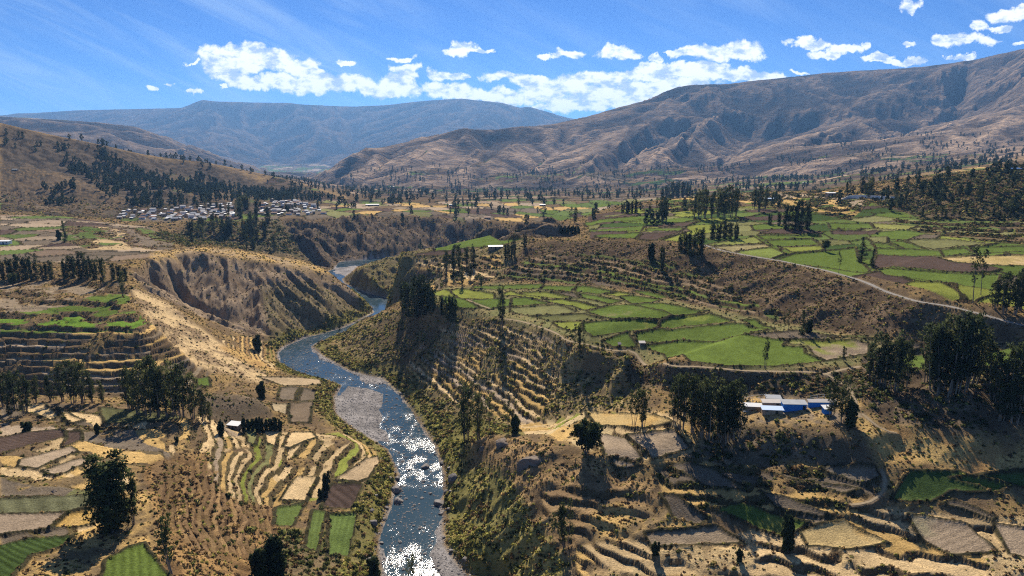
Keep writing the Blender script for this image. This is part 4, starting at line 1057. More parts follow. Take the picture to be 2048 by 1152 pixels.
# ------------------------------------------------------------------ trees
m_leaf = leaf_material('eucalyptus_leaves', (.040,.055,.020), (.09,.105,.038), (.13,.14,.05), .3)
m_leafd = leaf_material('dark_leaves', (.028,.042,.017), (.06,.078,.028), None, .2)
m_bark = simple('bark', (.20, .165, .13), .9, .1, 0, .35, 2.0)
def tube(co, fs, path, r0, r1, n=6):
    b0 = len(co)
    for i, p in enumerate(path):
        t_ = i / (len(path) - 1); r = r0 + (r1 - r0) * t_
        for k in range(n):
            a = 2 * math.pi * k / n
            co.append((p[0] + r * math.cos(a), p[1] + r * math.sin(a), p[2]))
        if i:
            for k in range(n):
                q = b0 + (i - 1) * n; fs.append((q + k, q + (k + 1) % n, q + n + (k + 1) % n, q + n + k))
def tree_meshes(kind, seed):
    """trunk and crown meshes of a tree, in metres"""
    r = np.random.RandomState(seed); co = []; fs = []; cl = []
    def stem(base, top, r0, h0, spread, nb, clr, droop=.1):
        base = np.array(base, float); top = np.array(top, float)
        bend = r.normal(0, .035, 2) * np.linalg.norm(top - base)
        def at(t_): return base + (top - base) * t_ + np.array([bend[0], bend[1], 0]) * math.sin(math.pi * t_)
        tube(co, fs, [at(t_) for t_ in np.linspace(0, .97, 9)], r0, r0 * .18)
        for i in range(nb):
            t_ = h0 + (1 - h0) * (i + r.uniform(0, .8)) / nb
            p = at(min(t_, .98)); a = r.uniform(0, 6.283) ; prof = math.sin(math.pi * min(1, (t_ - h0) / (1 - h0) * .82 + .16)) ** .7
            L = spread * prof * r.uniform(.35, 1.05)
            q = p + np.array([math.cos(a) * L, math.sin(a) * L, L * r.uniform(.15, .8)])
            if L > .5: tube(co, fs, [p - (0, 0, .2), (p + q) / 2 + (0, 0, .1 * L), q], r0 * .22, r0 * .06, 4)
            cl.append((q, clr * r.uniform(.65, 1.25)))
            if r.rand() < .5: cl.append(((p + q) / 2, clr * r.uniform(.5, .85)))
        cl.append((at(1.0), clr * .8))
    leaf = .42; dn = 26; zs = 1.0
    if kind == 'grove':       # tall eucalyptus clump, several stems, dense
        for k in range(5):
            a = r.uniform(0, 6.28); d = r.uniform(.3, 1.8); H_ = r.uniform(15, 21)
            stem((d * math.cos(a), d * math.sin(a), -.8), (2.1 * d * math.cos(a), 2.1 * d * math.sin(a), H_), .26, .2, 2.6, 13, 1.45)
    elif kind == 'wide':      # broad old eucalyptus
        for k in range(6):
            a = k * 1.05 + r.uniform(-.4, .4); d = r.uniform(.5, 1.4); H_ = r.uniform(16, 21)
            stem((d * math.cos(a), d * math.sin(a), -.8), (2.6 * d * math.cos(a), 2.6 * d * math.sin(a), H_ * (1 - .25 * (k % 3 == 2))), .32, .09, 3.6, 24, 1.6)
        dn = 34
    elif kind == 'slender':   # young eucalyptus with bare lower trunk and tufts
        stem((0, 0, -.8), (r.normal(0, .5), r.normal(0, .5), 20), .24, .38, 2.5, 13, 1.35); dn = 26
    elif kind == 'open':      # two or three thin stems with separate tufts
        for k in range(3):
            a = r.uniform(0, 6.28); stem((.5 * math.cos(a), .5 * math.sin(a), -.8), (2.2 * math.cos(a), 2.2 * math.sin(a), r.uniform(14, 20)), .2, .36, 2.4, 9, 1.4)
    elif kind == 'dense':     # thick clump leafy to the ground
        for k in range(7):
            a = r.uniform(0, 6.28); d = r.uniform(.6, 3.0); stem((d * math.cos(a), d * math.sin(a), -.8), (1.3 * d * math.cos(a), 1.3 * d * math.sin(a), r.uniform(13, 20)), .2, .03, 2.0, 13, 1.6)
    elif kind == 'round':     # small round tree
        for k in range(4):
            a = k * 1.6 + r.uniform(-.4, .4); stem((0, 0, -.8), (5.5 * math.cos(a), 5.5 * math.sin(a), 17), .5, .28, 5.0, 12, 2.8)
        leaf = .8; dn = 34
    elif kind == 'cone':      # pointed dense tree
        stem((0, 0, -.8), (0, 0, 20), .35, .03, 3.8, 46, 1.7)
        cl[:] = [(q * np.array([(1.15 - q[2] / 22), (1.15 - q[2] / 22), 1]), c_ * (1.1 - q[2] / 34)) for q, c_ in cl]
    elif kind == 'bush':      # tall shrub
        for k in range(6):
            a = r.uniform(0, 6.28); d = r.uniform(.5, 4); stem((d * math.cos(a), d * math.sin(a), -.8), (1.5 * d * math.cos(a), 1.5 * d * math.sin(a), r.uniform(10, 19)), .25, .05, 3.5, 8, 3.2)
        leaf = 1.0; dn = 30
    Ps = []; Ns = []
    ctr = np.mean([q for q, _ in cl], 0)
    for q, c_ in cl:
        n = max(6, int(dn * (c_ / 1.5) ** (1.6 if leaf < .6 else 1.0)))
        v = r.normal(size=(n, 3)); v /= np.linalg.norm(v, axis=1)[:, None]; g_ = (q - ctr) * np.array((1, 1, .15)); Ns.append(v + .5 * g_ / (np.linalg.norm(g_) + .5) + .35 * r.normal(size=(n, 3)))
        v *= (r.uniform(.25, 1, (n, 1)) ** .6) * c_; v[:, 2] *= .8
        Ps.append(v + q)
    P = np.concatenate(Ps); P[:, 2] = np.maximum(P[:, 2], .1)
    tr = mesh_py('trunk', co, fs, m_bark, True)
    Nv = np.concatenate(Ns)
    cr = puff(mesh_np('crown', *quads_at(P, leaf, r, Nv), m_leafd if kind in ('cone', 'bush', 'dense') else m_leaf), Nv)
    return tr, cr
TM = {}
for kd, n in (('grove', 4), ('wide', 2), ('slender', 4), ('open', 3), ('dense', 3), ('round', 2), ('cone', 1), ('bush', 3)):
    TM[kd] = [tree_meshes(kd, hash(kd) % 1 + i * 7 + len(kd) * 31) for i in range(n)]
ntree = 0
def tree(px, py, hpx, kd, label, group=None, cat='tree', wide=1.0, name=None, i=None):
    global ntree
    x, y = hit(px, py, ZT); z = zat(x, y)
    hm = hpx * y / FPX / .97
    tm = TM[kd][(rng.randrange(len(TM[kd])) if i is None else i)]
    nm = name or {'grove': 'eucalyptus_tree', 'wide': 'eucalyptus_tree', 'slender': 'eucalyptus_tree', 'open': 'eucalyptus_tree', 'dense': 'evergreen_tree', 'round': 'round_tree', 'cone': 'cypress_tree', 'bush': 'tall_shrub'}[kd]
    e = link(bpy.data.objects.new(nm, None)); e.empty_display_size = .5
    e.location = (x, y, z); k = hm / 20.5
    e.scale = (k * wide, k * wide, k); e.rotation_euler = (0, 0, rng.uniform(0, 6.28))
    tag(e, label, cat, group)
    link(bpy.data.objects.new('trunk', tm[0]), e); link(bpy.data.objects.new('crown', tm[1]), e)
    ntree += 1
    return e
T = tree
T(225,1062,182,'wide','large dense dark eucalyptus towering in the left foreground, the biggest tree there',wide=1.05,i=0)
T(262,1050,120,'grove','smaller eucalyptus pressed against the right side of the biggest left foreground tree',wide=.6)
T(345,1150,150,'open','thin leaning eucalyptus with a bare lower trunk, right of the biggest foreground tree',wide=.8,i=0)
T(553,1165,112,'bush','broad leafy tree at the bottom edge left of the river',wide=.75,name='leafy_tree'); T(520,1160,80,'bush','smaller leafy tree touching the left side of the broad tree at the bottom edge',wide=.7,name='leafy_tree')
T(748,1160,60,'bush','low straggly tree on the left shore at the bottom of the river',wide=.8,name='leafy_tree'); T(822,1165,72,'open','thin see-through tree standing in front of the water at the bottom edge',wide=.7)
T(1132,1092,108,'grove','dark slender eucalyptus on the near slope of the scrubby hill',wide=.7); T(1106,1085,70,'slender','short thin tree left of the dark slender eucalyptus on the scrubby hill')
T(1575,1098,86,'bush','lone leafy tree beside the bright green marshy field, lower right',wide=.45,name='leafy_tree'); T(1172,908,74,'round','small tree with a rounded crown on the crest of the scrubby hill',wide=.9)
T(930,882,118,'grove','tallest of the eucalyptus trees at the river end of the scrubby hill',wide=.75); T(957,878,98,'grove','middle eucalyptus of the three at the river end of the scrubby hill',wide=.7); T(982,866,84,'slender','shortest eucalyptus of the three at the river end of the scrubby hill')
T(1018,862,66,'slender','thin eucalyptus standing alone on the green path above the scrubby hill',wide=.9); T(1032,866,40,'bush','shrub at the foot of the thin eucalyptus above the scrubby hill',wide=.6)
T(1268,852,98,'open','eucalyptus with several bare trunks on the golden field, casting a long shadow',wide=.8); T(1284,854,90,'grove','denser eucalyptus beside the bare-trunked one on the golden field',wide=.6)
G='eucalyptus grove left of the blue houses'
for a,b,h in [(1352,846,100),(1365,858,116),(1384,866,122),(1402,872,128),(1420,880,126),(1440,882,118),(1456,886,124),(1474,880,118),(1392,848,110),(1430,860,118),(1466,866,112)]: T(a,b,h,'grove','tall eucalyptus in the dense dark grove left of the blue houses',G,wide=.75)
T(1664,836,88,'grove','eucalyptus whose crown covers the right end of the blue wall',wide=.6); T(1683,846,104,'grove','tallest eucalyptus right of the blue hut, bare pale trunks below',wide=.65); T(1700,852,60,'bush','dark bush at the foot of the eucalyptus right of the blue hut',wide=.6)
G='trees on the dark slope below the upper road'
for a,b,h in [(1750,768,98),(1768,775,112),(1790,780,120),(1812,774,96),(1740,757,70)]: T(a,b,h,'grove','eucalyptus in the clump right of the stubble field, between two groves',G,wide=.8)
G='tallest grove at the right'
for a,b,h in [(1858,765,120),(1872,778,146),(1888,792,160),(1905,786,158),(1922,780,160),(1942,770,140),(1956,760,110),(1898,760,135)]: T(a,b,h,'grove','very tall eucalyptus in the big dark grove on the right slope',G,wide=.85)
G='grove at the right edge'
for a,b,h in [(1975,775,86),(1990,802,112),(2010,815,132),(2032,808,124),(2048,780,100),(2062,820,130),(2000,840,90),(2030,850,110)]: T(a,b,h,'grove','eucalyptus in the dark grove at the right edge below the tallest grove',G,wide=.85)
G='clump above the road end'
for a,b,h in [(1992,618,64),(2010,626,80),(2028,628,92),(2046,620,86),(2060,625,90)]: T(a,b,h,'grove','eucalyptus in the clump at the right edge above the road',G,wide=.95)
T(1946,606,112,'slender','tall slender eucalyptus with separate tufts, in front of the ploughed field at right',wide=.75,i=1); T(1962,590,92,'slender','second slender eucalyptus just behind the tall one by the ploughed field',wide=.75)
T(1676,547,46,'slender','spindly little tree leaning over the road beside the big green field',wide=.8); T(1722,524,50,'cone','dense oval dark tree at the corner of the big green field',wide=1.1); T(1745,534,36,'cone','smaller dark tree beside the dense oval one at the ploughed field',wide=1.0); T(1650,500,21,'round','small round tree alone on the line between green fields',wide=.9)
G='trees at the left end of the upper road'
for a,b,h in [(1372,505,42),(1385,512,56),(1399,508,58),(1362,500,34)]: T(a,b,h,'dense','dense tree in the clump where the upper road starts',G,wide=.8)
G='row of trees on the upper green fields'
for a in (1424,1436,1448,1460,1472): T(a,478,rng.uniform(34,42),'dense','tree in the compact dark row standing on the upper green fields',G,wide=.75)
T(1325,540,46,'dense','lone dark tree on the brown slope under the upper fields',wide=.7); T(1303,520,34,'bush','shrubby tree on the brown slope, left of the lone dark tree',wide=.6)
for a,b,h in [(1573,458,56),(1587,460,58),(1600,460,60),(1613,458,50),(1558,452,30),(1540,450,26)]: T(a,b,h,'dense','tree in the tall dark clump behind the long ploughed strip',"clump behind the ploughed strip",wide=.7)
for a,b,h in [(1386,434,44),(1398,438,56),(1410,436,54),(1422,436,50),(1435,434,52),(1447,436,58),(1460,434,60),(1472,432,52),(1392,425,40),(1440,422,44)]: T(a,b,h,'grove','tree in the wide grove at the back of the upper fields',"wide grove at the back of the upper fields",wide=.8)
for a,b,h in [(1316,442,44),(1324,444,50),(1332,443,40)]: T(a,b,h,'grove','tree of the small clump between two green strips',"small clump between green strips",wide=.7)
for a,b,h in [(1508,418,40),(1518,424,50),(1528,420,46)]: T(a,b,h,'grove','tall tree of the trio behind the upper fields',"trio behind the upper fields",wide=.8)
for a,b,h in [(1245,426,24),(1254,427,26),(1263,426,28),(1271,426,30),(1300,428,20)]: T(a,b,h,'dense','tree of the short row at the left end of the upper fields',"row at the left end of the upper fields",wide=.7)
for a,b,h in [(1325,398,24),(1335,397,28),(1346,396,32),(1356,395,32),(1366,394,30),(1376,395,28)]: T(a,b,h,'dense','tree along the skyline ridge of the terraced knoll',"row on the terraced knoll",wide=.8)
T(1188,437,24,'dense','small dark tree alone by the canyon end of the upper fields',wide=.8); T(1142,448,34,'slender','tall bare tree at the tip of the upper plateau',wide=1.1); T(1150,447,30,'grove','bushy tree at the tip of the upper plateau',wide=.8)
for a in range(1122,1160,7): T(a,468,16,'bush','bush of the dark hedge under the tip of the upper plateau','hedge under the plateau tip','shrub',wide=.7)
T(1004,652,78,'grove','tall eucalyptus at the edge of the green plateau, its shadow falling down the terraces',wide=.62,i=1)
for a,b,h in [(806,624,62),(820,632,80),(836,634,84),(852,630,76),(866,624,56),(843,618,70)]: T(a,b,h,'dense','tree in the dark clump above the river bend',"dark clump above the river bend",wide=.75)
for a,b,h in [(886,630,44),(897,636,52),(908,634,48)]: T(a,b,h,'dense','tree of the small clump at the west corner of the green plateau',"clump at the plateau corner",wide=.75)
T(1150,706,60,'slender','thin upright tree at the plateau edge, left one of the pair',wide=.9); T(1163,712,72,'grove','bushier upright tree at the plateau edge, right one of the pair',wide=.5); T(1131,690,40,'slender','very thin small tree left of the upright pair at the plateau edge')
T(1530,737,70,'open','spindly tree in front of the largest bright green field',wide=.62,i=1); T(1549,663,42,'slender','thin tree left of the dark bushy tree at the back of the green plateau'); T(1576,664,46,'slender','bare thin tree close to the dark bushy tree'); T(1567,664,36,'slender','short thin tree between two thin ones at the back of the green plateau')
T(1604,668,50,'cone','dark bushy pyramid tree at the back of the green plateau',wide=1.15); T(1618,664,26,'bush','dark bush joined to the pyramid tree',wide=.8); T(1688,722,34,'grove','little tree at the lower edge of the stubble field',wide=.6)
G='grove between the left terraces and the foreground'
for a,b,h in [(262,822,92),(282,828,108),(300,832,120),(320,834,124),(342,836,118),(362,836,112),(384,838,96),(404,842,78),(272,816,84),(310,818,108),(350,820,104),(420,846,48)]: T(a,b,h,'grove','eucalyptus in the big dark grove below the left terraces',G,wide=.8)
for a,b,h in [(105,802,60),(125,804,78),(146,806,92),(166,806,88),(186,806,66),(206,806,48)]: T(a,b,h,'grove','eucalyptus of the second grove below the left terraces, left of the big grove','second grove below the left terraces',wide=.8)
for a,b,h in [(-10,812,90),(10,814,84),(30,820,92),(50,824,84),(70,806,60),(22,836,50)]: T(a,b,h,'grove','eucalyptus in the grove at the left edge below the terraces','grove at the left edge below the terraces',wide=.8)
for a,b,h in [(8,560,38),(22,558,48),(38,560,52),(54,558,50),(70,560,54),(88,560,40),(104,558,38)]: T(a,b,h,'dense','tree in the dark row behind the left terraces, left half','left half of the row behind the terraces',wide=.75)
for a,b,h in [(134,556,44),(148,556,52),(162,558,56),(176,556,50),(190,558,40),(226,560,34),(240,562,38),(252,562,32)]: T(a,b,h,'dense','tree in the dark row behind the left terraces, right half','right half of the row behind the terraces',wide=.75)
T(207,574,64,'grove','tallest tree of the row behind the left terraces',wide=.6); T(246,592,50,'grove','dark tree at the top of the sandy slope',wide=.6); T(26,572,26,'round','round bush on the top terrace at the left',wide=.9); T(130,486,44,'cone','dark pointed tree alone among the far left fields',wide=.8); T(118,480,20,'bush','bush beside the dark pointed tree',wide=.7)
T(516,702,34,'bush','small tree on the orange ground at the foot of the sandy slope',wide=.7,name='leafy_tree'); T(679,662,24,'cone','tiny pointed tree on the near river bank at the bend',wide=.5)
T(196,868,24,'bush','yellow-green bush between the left foreground fields',cat='shrub',wide=.6); T(55,862,22,'bush','wide dark bush beside the curved ploughed strips',cat='shrub',wide=1.2); T(441,870,32,'bush','round bush on the mound left of the white-roofed shed',cat='shrub',wide=.6); T(652,980,42,'bush','dark bush at the upper corner of the dark ploughed plot',cat='shrub',wide=.55); T(640,998,24,'bush','smaller bush left of the dark ploughed plot',cat='shrub',wide=.6); T(524,796,36,'bush','bush on the bluff above the brown bench fields',cat='shrub',wide=.7); T(1310,1110,34,'bush','round dark bush in the golden foreground grass',cat='shrub',wide=.7); T(1478,1122,32,'bush','round olive bush right of the dark bush in the golden grass',cat='shrub',wide=.6); T(354,885,14,'bush','small yellow-green bush on the left foreground terraces',cat='shrub',wide=.8)
for a in range(488,566,9): T(a,862-(a-488)*.02,rng.uniform(24,34),'bush','bush of the dark hedge right of the white-roofed shed','hedge by the white-roofed shed','shrub',wide=.55)
for a,b,h in [(893,548,46),(906,545,54),(918,540,50),(934,535,44),(946,532,42),(925,572,40),(940,560,36),(962,575,22)]: T(a,b,h,'grove','tree of the loose group on the terraces beyond the river','loose group beyond the river',wide=.7)
for a,b,h in [(1012,516,32),(1020,518,36),(1028,510,30),(1050,494,28)]: T(a,b,h,'dense','tree beside the long white-roofed barn','trees beside the white-roofed barn',wide=.7)
def grove(poly, n, h0, h1, label, group, kinds=('grove', 'dense'), wide=.85):
    P = np.array(poly, float); k = 0; lo = P.min(0); hi = P.max(0)
    while k < n:
        a, b = rng.uniform(lo[0], hi[0]), rng.uniform(lo[1], hi[1])
        if inside(P, np.array([[a]]), np.array([[b]]))[0, 0]:
            T(a, b, rng.uniform(h0, h1), rng.choice(kinds), label, group, wide=wide); k += 1
grove([(375,462),(440,455),(560,470),(575,500),(500,504),(380,498)], 24, 22, 34, 'tree in the wooded ravine below the village', 'wooded ravine below the village')
grove([(455,412),(520,415),(540,450),(560,480),(500,470),(470,440)], 14, 22, 34, 'tree in the grove standing before the middle of the village', 'grove before the village')
grove([(405,440),(440,442),(440,452),(405,452)], 4, 16, 24, 'tree at the rim of the village terrace', 'rim of the village terrace')
# ------------------------------------------------------------------ village houses
TINS = [simple('tin_roof', (.33,.34,.35), .7, .2, .1, .25, .6), simple('white_roof', (.68,.68,.66), .6, .3, 0, .1, .6), simple('pale_roof', (.55,.50,.44), .8, .2, 0, .2, .6), simple('rust_roof', (.34,.19,.12), .8, .2, 0, .35, .6), simple('blue_tin_roof', (.10,.25,.60), .45, .4, .1, .15, .6)]
m_adobe = simple('adobe_wall', (.34,.25,.17), .95, .05, 0, .25, 1.5); m_white = simple('white_wall', (.72,.70,.66), .9, .1, 0, .12, 1.2); m_dark = simple('dark_opening', (.03,.028,.025), .8, .1, 0, .1); m_bluew = simple('blue_painted_wall', (.035,.20,.55), .75, .2, 0, .22, 1.6); m_greyw = simple('grey_block_wall', (.30,.27,.24), .95, .05, 0, .25, 1.6); m_wood = simple('weathered_wood', (.30,.23,.16), .9, .1); m_bluerf = simple('blue_white_roof', (.55,.68,.86), .4, .5, .2, .12, .5)
def box(co, fs, x0, x1, y0, y1, z0, z1):
    b = len(co); co += [(x0,y0,z0),(x1,y0,z0),(x1,y1,z0),(x0,y1,z0),(x0,y0,z1),(x1,y0,z1),(x1,y1,z1),(x0,y1,z1)]
    fs += [(b,b+3,b+2,b+1),(b+4,b+5,b+6,b+7),(b,b+1,b+5,b+4),(b+1,b+2,b+6,b+5),(b+2,b+3,b+7,b+6),(b+3,b,b+4,b+7)]
def boxes(name, L, mat):
    co = []; fs = []
    for q in L: box(co, fs, *q)
    return mesh_py(name, co, fs, mat)
def house_meshes(w, d, h, style, wm, rm, seed):
    """walls, roof, door and window meshes of a small house; style 'shed' or 'gable'"""
    co = []; fs = []
    zf, zb = (h, h + .4) if style == 'shed' else (h, h)
    co += [(-w/2,-d/2,-1.5),(w/2,-d/2,-1.5),(w/2,d/2,-1.5),(-w/2,d/2,-1.5),(-w/2,-d/2,zf),(w/2,-d/2,zf),(w/2,d/2,zb),(-w/2,d/2,zb)]
    fs += [(0,1,5,4),(1,2,6,5),(2,3,7,6),(3,0,4,7)]
    if style == 'gable':
        r = h + d * .24; co += [(-w/2,0,r),(w/2,0,r)]; fs += [(4,7,8),(5,9,6)]
    wall = mesh_py('wall', co, fs, wm)
    o = .35; t_ = .12; co = []; fs = []
    def slab(p):
        b = len(co); co.extend(p); co.extend([(q[0], q[1], q[2] + t_) for q in p]); fs.extend([(b+3,b+2,b+1,b),(b+4,b+5,b+6,b+7)] + [(b+i, b+(i+1)%4, b+4+(i+1)%4, b+4+i) for i in range(4)])
    if style == 'gable':
        g = .24 * 2; r = h + d * .24 + .03
        slab([(-w/2-o,-d/2-o,h-o*g*.5+.03),(w/2+o,-d/2-o,h-o*g*.5+.03),(w/2+o,-.004,r),(-w/2-o,-.004,r)]); slab([(-w/2-o,.004,r),(w/2+o,.004,r),(w/2+o,d/2+o,h-o*g*.5+.03),(-w/2-o,d/2+o,h-o*g*.5+.03)])
    else:
        s_ = .4 / d; slab([(-w/2-o,-d/2-o,h-o*s_+.03),(w/2+o,-d/2-o,h-o*s_+.03),(w/2+o,d/2+o,h+.4+o*s_+.03),(-w/2-o,d/2+o,h+.4+o*s_+.03)])
    roof = mesh_py('roof', co, fs, rm)
    door = boxes('door', [(-.45, .45, -d/2-.06, -d/2+.05, -.1, min(2.0, h-.3))], m_dark)
    win = boxes('window', [(-.45, .45, -d/2-.05, -d/2+.05, 1.0, min(1.9, h-.35))], m_dark)
    return wall, roof, door, win
def put_house(M_, w, loc, rz, name, label, cat, group=None, dx=0.0, wins=(-.3, .3)):
    e = link(bpy.data.objects.new(name, None)); e.location = loc; e.rotation_euler = (0, 0, rz); tag(e, label, cat, group)
    link(bpy.data.objects.new('wall', M_[0]), e); link(bpy.data.objects.new('roof', M_[1]), e)
    if dx is not None: q = link(bpy.data.objects.new('door', M_[2]), e); q.location.x = dx * w
    for a in wins: q = link(bpy.data.objects.new('window', M_[3]), e); q.location.x = a * w
    return e
HM = []
for i in range(12):
    w = 3.6 + (i * 37 % 6) * .9; rm = [0,1,2,0,2,3,1,2,2,1,3,0][i]
    HM.append((house_meshes(w, 3.6 + i % 3, 2.1 if i % 4 else 4.0, 'gable' if i % 3 else 'shed', (m_adobe, m_white, m_adobe)[i % 3], TINS[rm], i), w, rm, i % 4 == 0))
RN = ['silvery tin', 'white', 'pale tan', 'rust brown', 'blue']
def village(poly, n, where, group, spacing=13):
    P = np.array(poly, float); lo = P.min(0); hi = P.max(0); k = 0; tries = 0
    while k < n and tries < 6000:
        tries += 1
        a, b = rng.uniform(lo[0], hi[0]), rng.uniform(lo[1], hi[1])
        if not inside(P, np.array([[a]]), np.array([[b]]))[0, 0]: continue
        x, y = hit(a, b, ZT)
        if any(abs(x - q[0]) < spacing and abs(y - q[1]) < spacing * .8 for q in HP): continue
        HP.append((x, y)); M_, w, rm, tall = HM[rng.randrange(12)]
        lab = '%s house with a %s roof %s' % ('two-storey' if tall else 'low', RN[rm], where)
        put_house(M_, w, (x, y, zat(x, y)), rng.choice((0, 0, .25, -.2, .1, math.pi / 2)) + .1, 'village_house', lab, 'house', lab.replace(' house ', ' houses ').replace('a ' + RN[rm] + ' roof', RN[rm] + ' roofs'), wins=(-.3, .3))
        k += 1
HP = []
village([(232,424),(300,420),(330,428),(400,432),(400,441),(300,440),(240,438)], 42, 'at the left end of the far village', 'l', 11)
village([(330,420),(400,414),(460,408),(470,436),(400,440),(340,430)], 62, 'in the middle of the far village', 'm', 11)
village([(505,418),(540,403),(590,402),(640,414),(650,428),(560,432),(520,432)], 70, 'at the right end of the far village', 'r', 11)
def lone(a, b, rm, w, label, cat='house', wm=m_adobe, h=2.6, d=5.0, rz=.1, style='shed'):
    x, y = hit(a, b, ZT); M_ = house_meshes(w, d, h, style, wm, rm, 0)
    return put_house(M_, w, (x, y, zat(x, y)), rz, 'shed' if cat in ('shed', 'barn') else 'farmhouse', label, cat, wins=(-.3, .3) if w > 4 else ())
lone(470,857,TINS[1],5,'small white-roofed shed between the mound and the hedge, left foreground','shed',h=2.0,d=3,rz=-.25)
lone(991,498,TINS[1],11,'long low barn with a white roof on the green bench beyond the river','barn',m_adobe,2.2,4,.1)
lone(1540,402,m_bluerf,13,'long pale blue-roofed house behind the upper fields',rz=-.05); lone(2028,342,TINS[4],13,'bright blue-roofed house high on the wooded hill at the right',d=6)
lone(1662,391,TINS[1],10,'white-roofed house above the curved wall at the back'); lone(1610,368,TINS[1],14,'white-roofed house among the far terraces right of centre'); lone(30,342,TINS[0],8,'lone tin-roofed house high on the left hillside')
lone(745,412,TINS[1],22,'long pale roof beyond the canyon, right of the village','barn',d=6); lone(905,412,TINS[0],12,'tin-roofed farmhouse on the far plain beyond the canyon'); lone(1085,412,TINS[1],10,'white-roofed farmhouse on the far plain near the upper plateau'); lone(785,375,TINS[1],16,'farmhouse with a bright roof far up the valley floor')
lone(10,488,TINS[1],9,'small white farmhouse at the left edge of the far fields',wm=m_white); lone(975,438,TINS[3],9,'rust-roofed farmhouse on the canyon rim far off'); lone(1239,692,m_greyw,.9,'tiny grey box hut in the green field beside the path','hut',m_greyw,1.0,.9); lone(1284,688,TINS[2],2.4,'low concrete tank with a pale lid beside the big green field','water tank',m_greyw,.7,1.4,0)
# blue house compound
def comp(a, b, w, d, h, wm, rm, rz, label, name, cat='house', style='shed', dx=None, wins=()):
    x, y = hit(a, b, ZT); M_ = house_meshes(w, d, h, style, wm, rm, 0)
    return put_house(M_, w, (x, y + d / 2, zat(x, y)), rz, name, label, cat, None, dx, wins)
comp(1590,822,8.0,3.0,2.5,m_bluew,TINS[0],-.06,'largest bright blue building with a long grey tin roof','blue_house',dx=.4)
comp(1645,813,9.5,1.2,1.6,m_bluew,TINS[2],-.03,'long low blue wall building behind the tree right of the largest blue house','blue_house')
comp(1656,829,2.6,2.2,2.0,m_bluew,TINS[1],.05,'small square blue hut with a white roof','blue_hut','hut')
comp(1546,829,7.0,2.3,1.7,m_adobe,m_bluerf,-.1,'adobe house with a shiny blue-white roof in front of the largest blue building','adobe_house',dx=.2,wins=(-.3,))
comp(1547,815,7.4,2.0,1.8,m_greyw,TINS[2],-.06,'brown block building behind the adobe house with the blue-white roof','block_building','shed',wins=(.2,))
comp(1548,806,5.0,2.2,1.7,m_adobe,TINS[0],-.1,'small tin-roofed shed at the back left of the compound','shed','shed')
comp(1507,820,6.0,2.0,1.3,m_adobe,TINS[1],-.12,'low adobe pen with a thin white roof edge at the left end of the compound','animal_pen','pen')
for i, (a, b, lab) in enumerate([(1486,820,'loose roofing sheet lying at the left end of the blue house compound'),(1491,824,'crumpled pale sheet of metal beside the loose roofing sheet'),(1520,812,'long narrow roofing sheet propped against the back of the adobe pen')]):
    x, y = hit(a, b, ZT); o = link(bpy.data.objects.new('roofing_sheet', boxes('roofing_sheet', [(-1.1, 1.1, -.35, .35, 0, .03), (-1.1, 1.1, -.28, -.22, .03, .06), (-1.1, 1.1, .1, .16, .03, .06)], TINS[0]))); o.location = (x, y, zat(x, y) + .25); o.rotation_euler = (.25, .1 * i, .5 * i - .3); tag(o, lab, 'metal sheet')
def post(co, fs, x, y, z, h, r=.05): box(co, fs, x - r, x + r, y - r, y + r, z - .3, z + h)
def wirefence(pts, h, label, mat=m_wood):
    e = None; W_ = [hit(a, b, ZT) for a, b in pts]; Z_ = [zat(*q) for q in W_]
    e = link(bpy.data.objects.new('wire_fence', None)); e.location = (*W_[0], Z_[0]); tag(e, label, 'fence')
    o0 = e.location
    for (x, y), z in zip(W_, Z_):
        o = link(bpy.data.objects.new('post', boxes('post', [(-.06, .06, -.06, .06, -.3, h)], TINS[0])), e); o.location = (x - o0.x, y - o0.y, z - o0.z)
    co = []; fs = []
    for i in range(len(W_) - 1):
        for zz in (h - .08, h * .6, h * .3):
            p = Vector((W_[i][0] - o0.x, W_[i][1] - o0.y, Z_[i] - o0.z + zz)); q = Vector((W_[i+1][0] - o0.x, W_[i+1][1] - o0.y, Z_[i+1] - o0.z + zz)); b_ = len(co); r = .035
            for v in (p, q): co += [(v.x, v.y - r, v.z - r), (v.x, v.y + r, v.z - r), (v.x, v.y + r, v.z + r), (v.x, v.y - r, v.z + r)]
            fs += [(b_+k, b_+(k+1)%4, b_+4+(k+1)%4, b_+4+k) for k in range(4)]
    link(bpy.data.objects.new('wire', mesh_py('wire', co, fs, TINS[0])), e)
wirefence([(1480,824),(1481,812),(1505,806),(1530,803)], 3.0, 'tall post and wire fence round the left end of the blue house compound')
wirefence([(1620,803),(1634,801),(1648,800)], 2.2, 'short wire fence behind the long low blue building')
# curved concrete wall at the back of the plateau
W_ = [hit(a, b, ZT) for a, b in [(1684,404),(1695,398),(1710,396),(1730,396),(1760,398),(1790,400)]]
co = []; fs = []
for i, (x, y) in enumerate(W_):
    z = zat(x, y); co += [(x, y, z - 1), (x, y + .5, z - 1), (x, y + .5, z + 3.0), (x, y, z + 3.0)]
    if i:
        q = (i - 1) * 4
        fs += [(q + k, q + (k + 1) % 4, q + 4 + (k + 1) % 4, q + 4 + k) for k in range(4)]
fs += [(3,2,1,0), (len(co)-4, len(co)-3, len(co)-2, len(co)-1)]
tag(link(bpy.data.objects.new('retaining_wall', mesh_py('retaining_wall', co, fs, m_white))), 'pale curved retaining wall at the back of the upper fields', 'wall')
grove([(380,410),(460,408),(470,436),(400,440),(340,432)], 7, 14, 20, 'tree among the houses in the middle of the village', 'trees among the village houses')
grove([(510,416),(590,404),(640,414),(650,428),(560,430)], 6, 14, 20, 'tree among the houses at the right end of the village', 'trees among the right village houses')
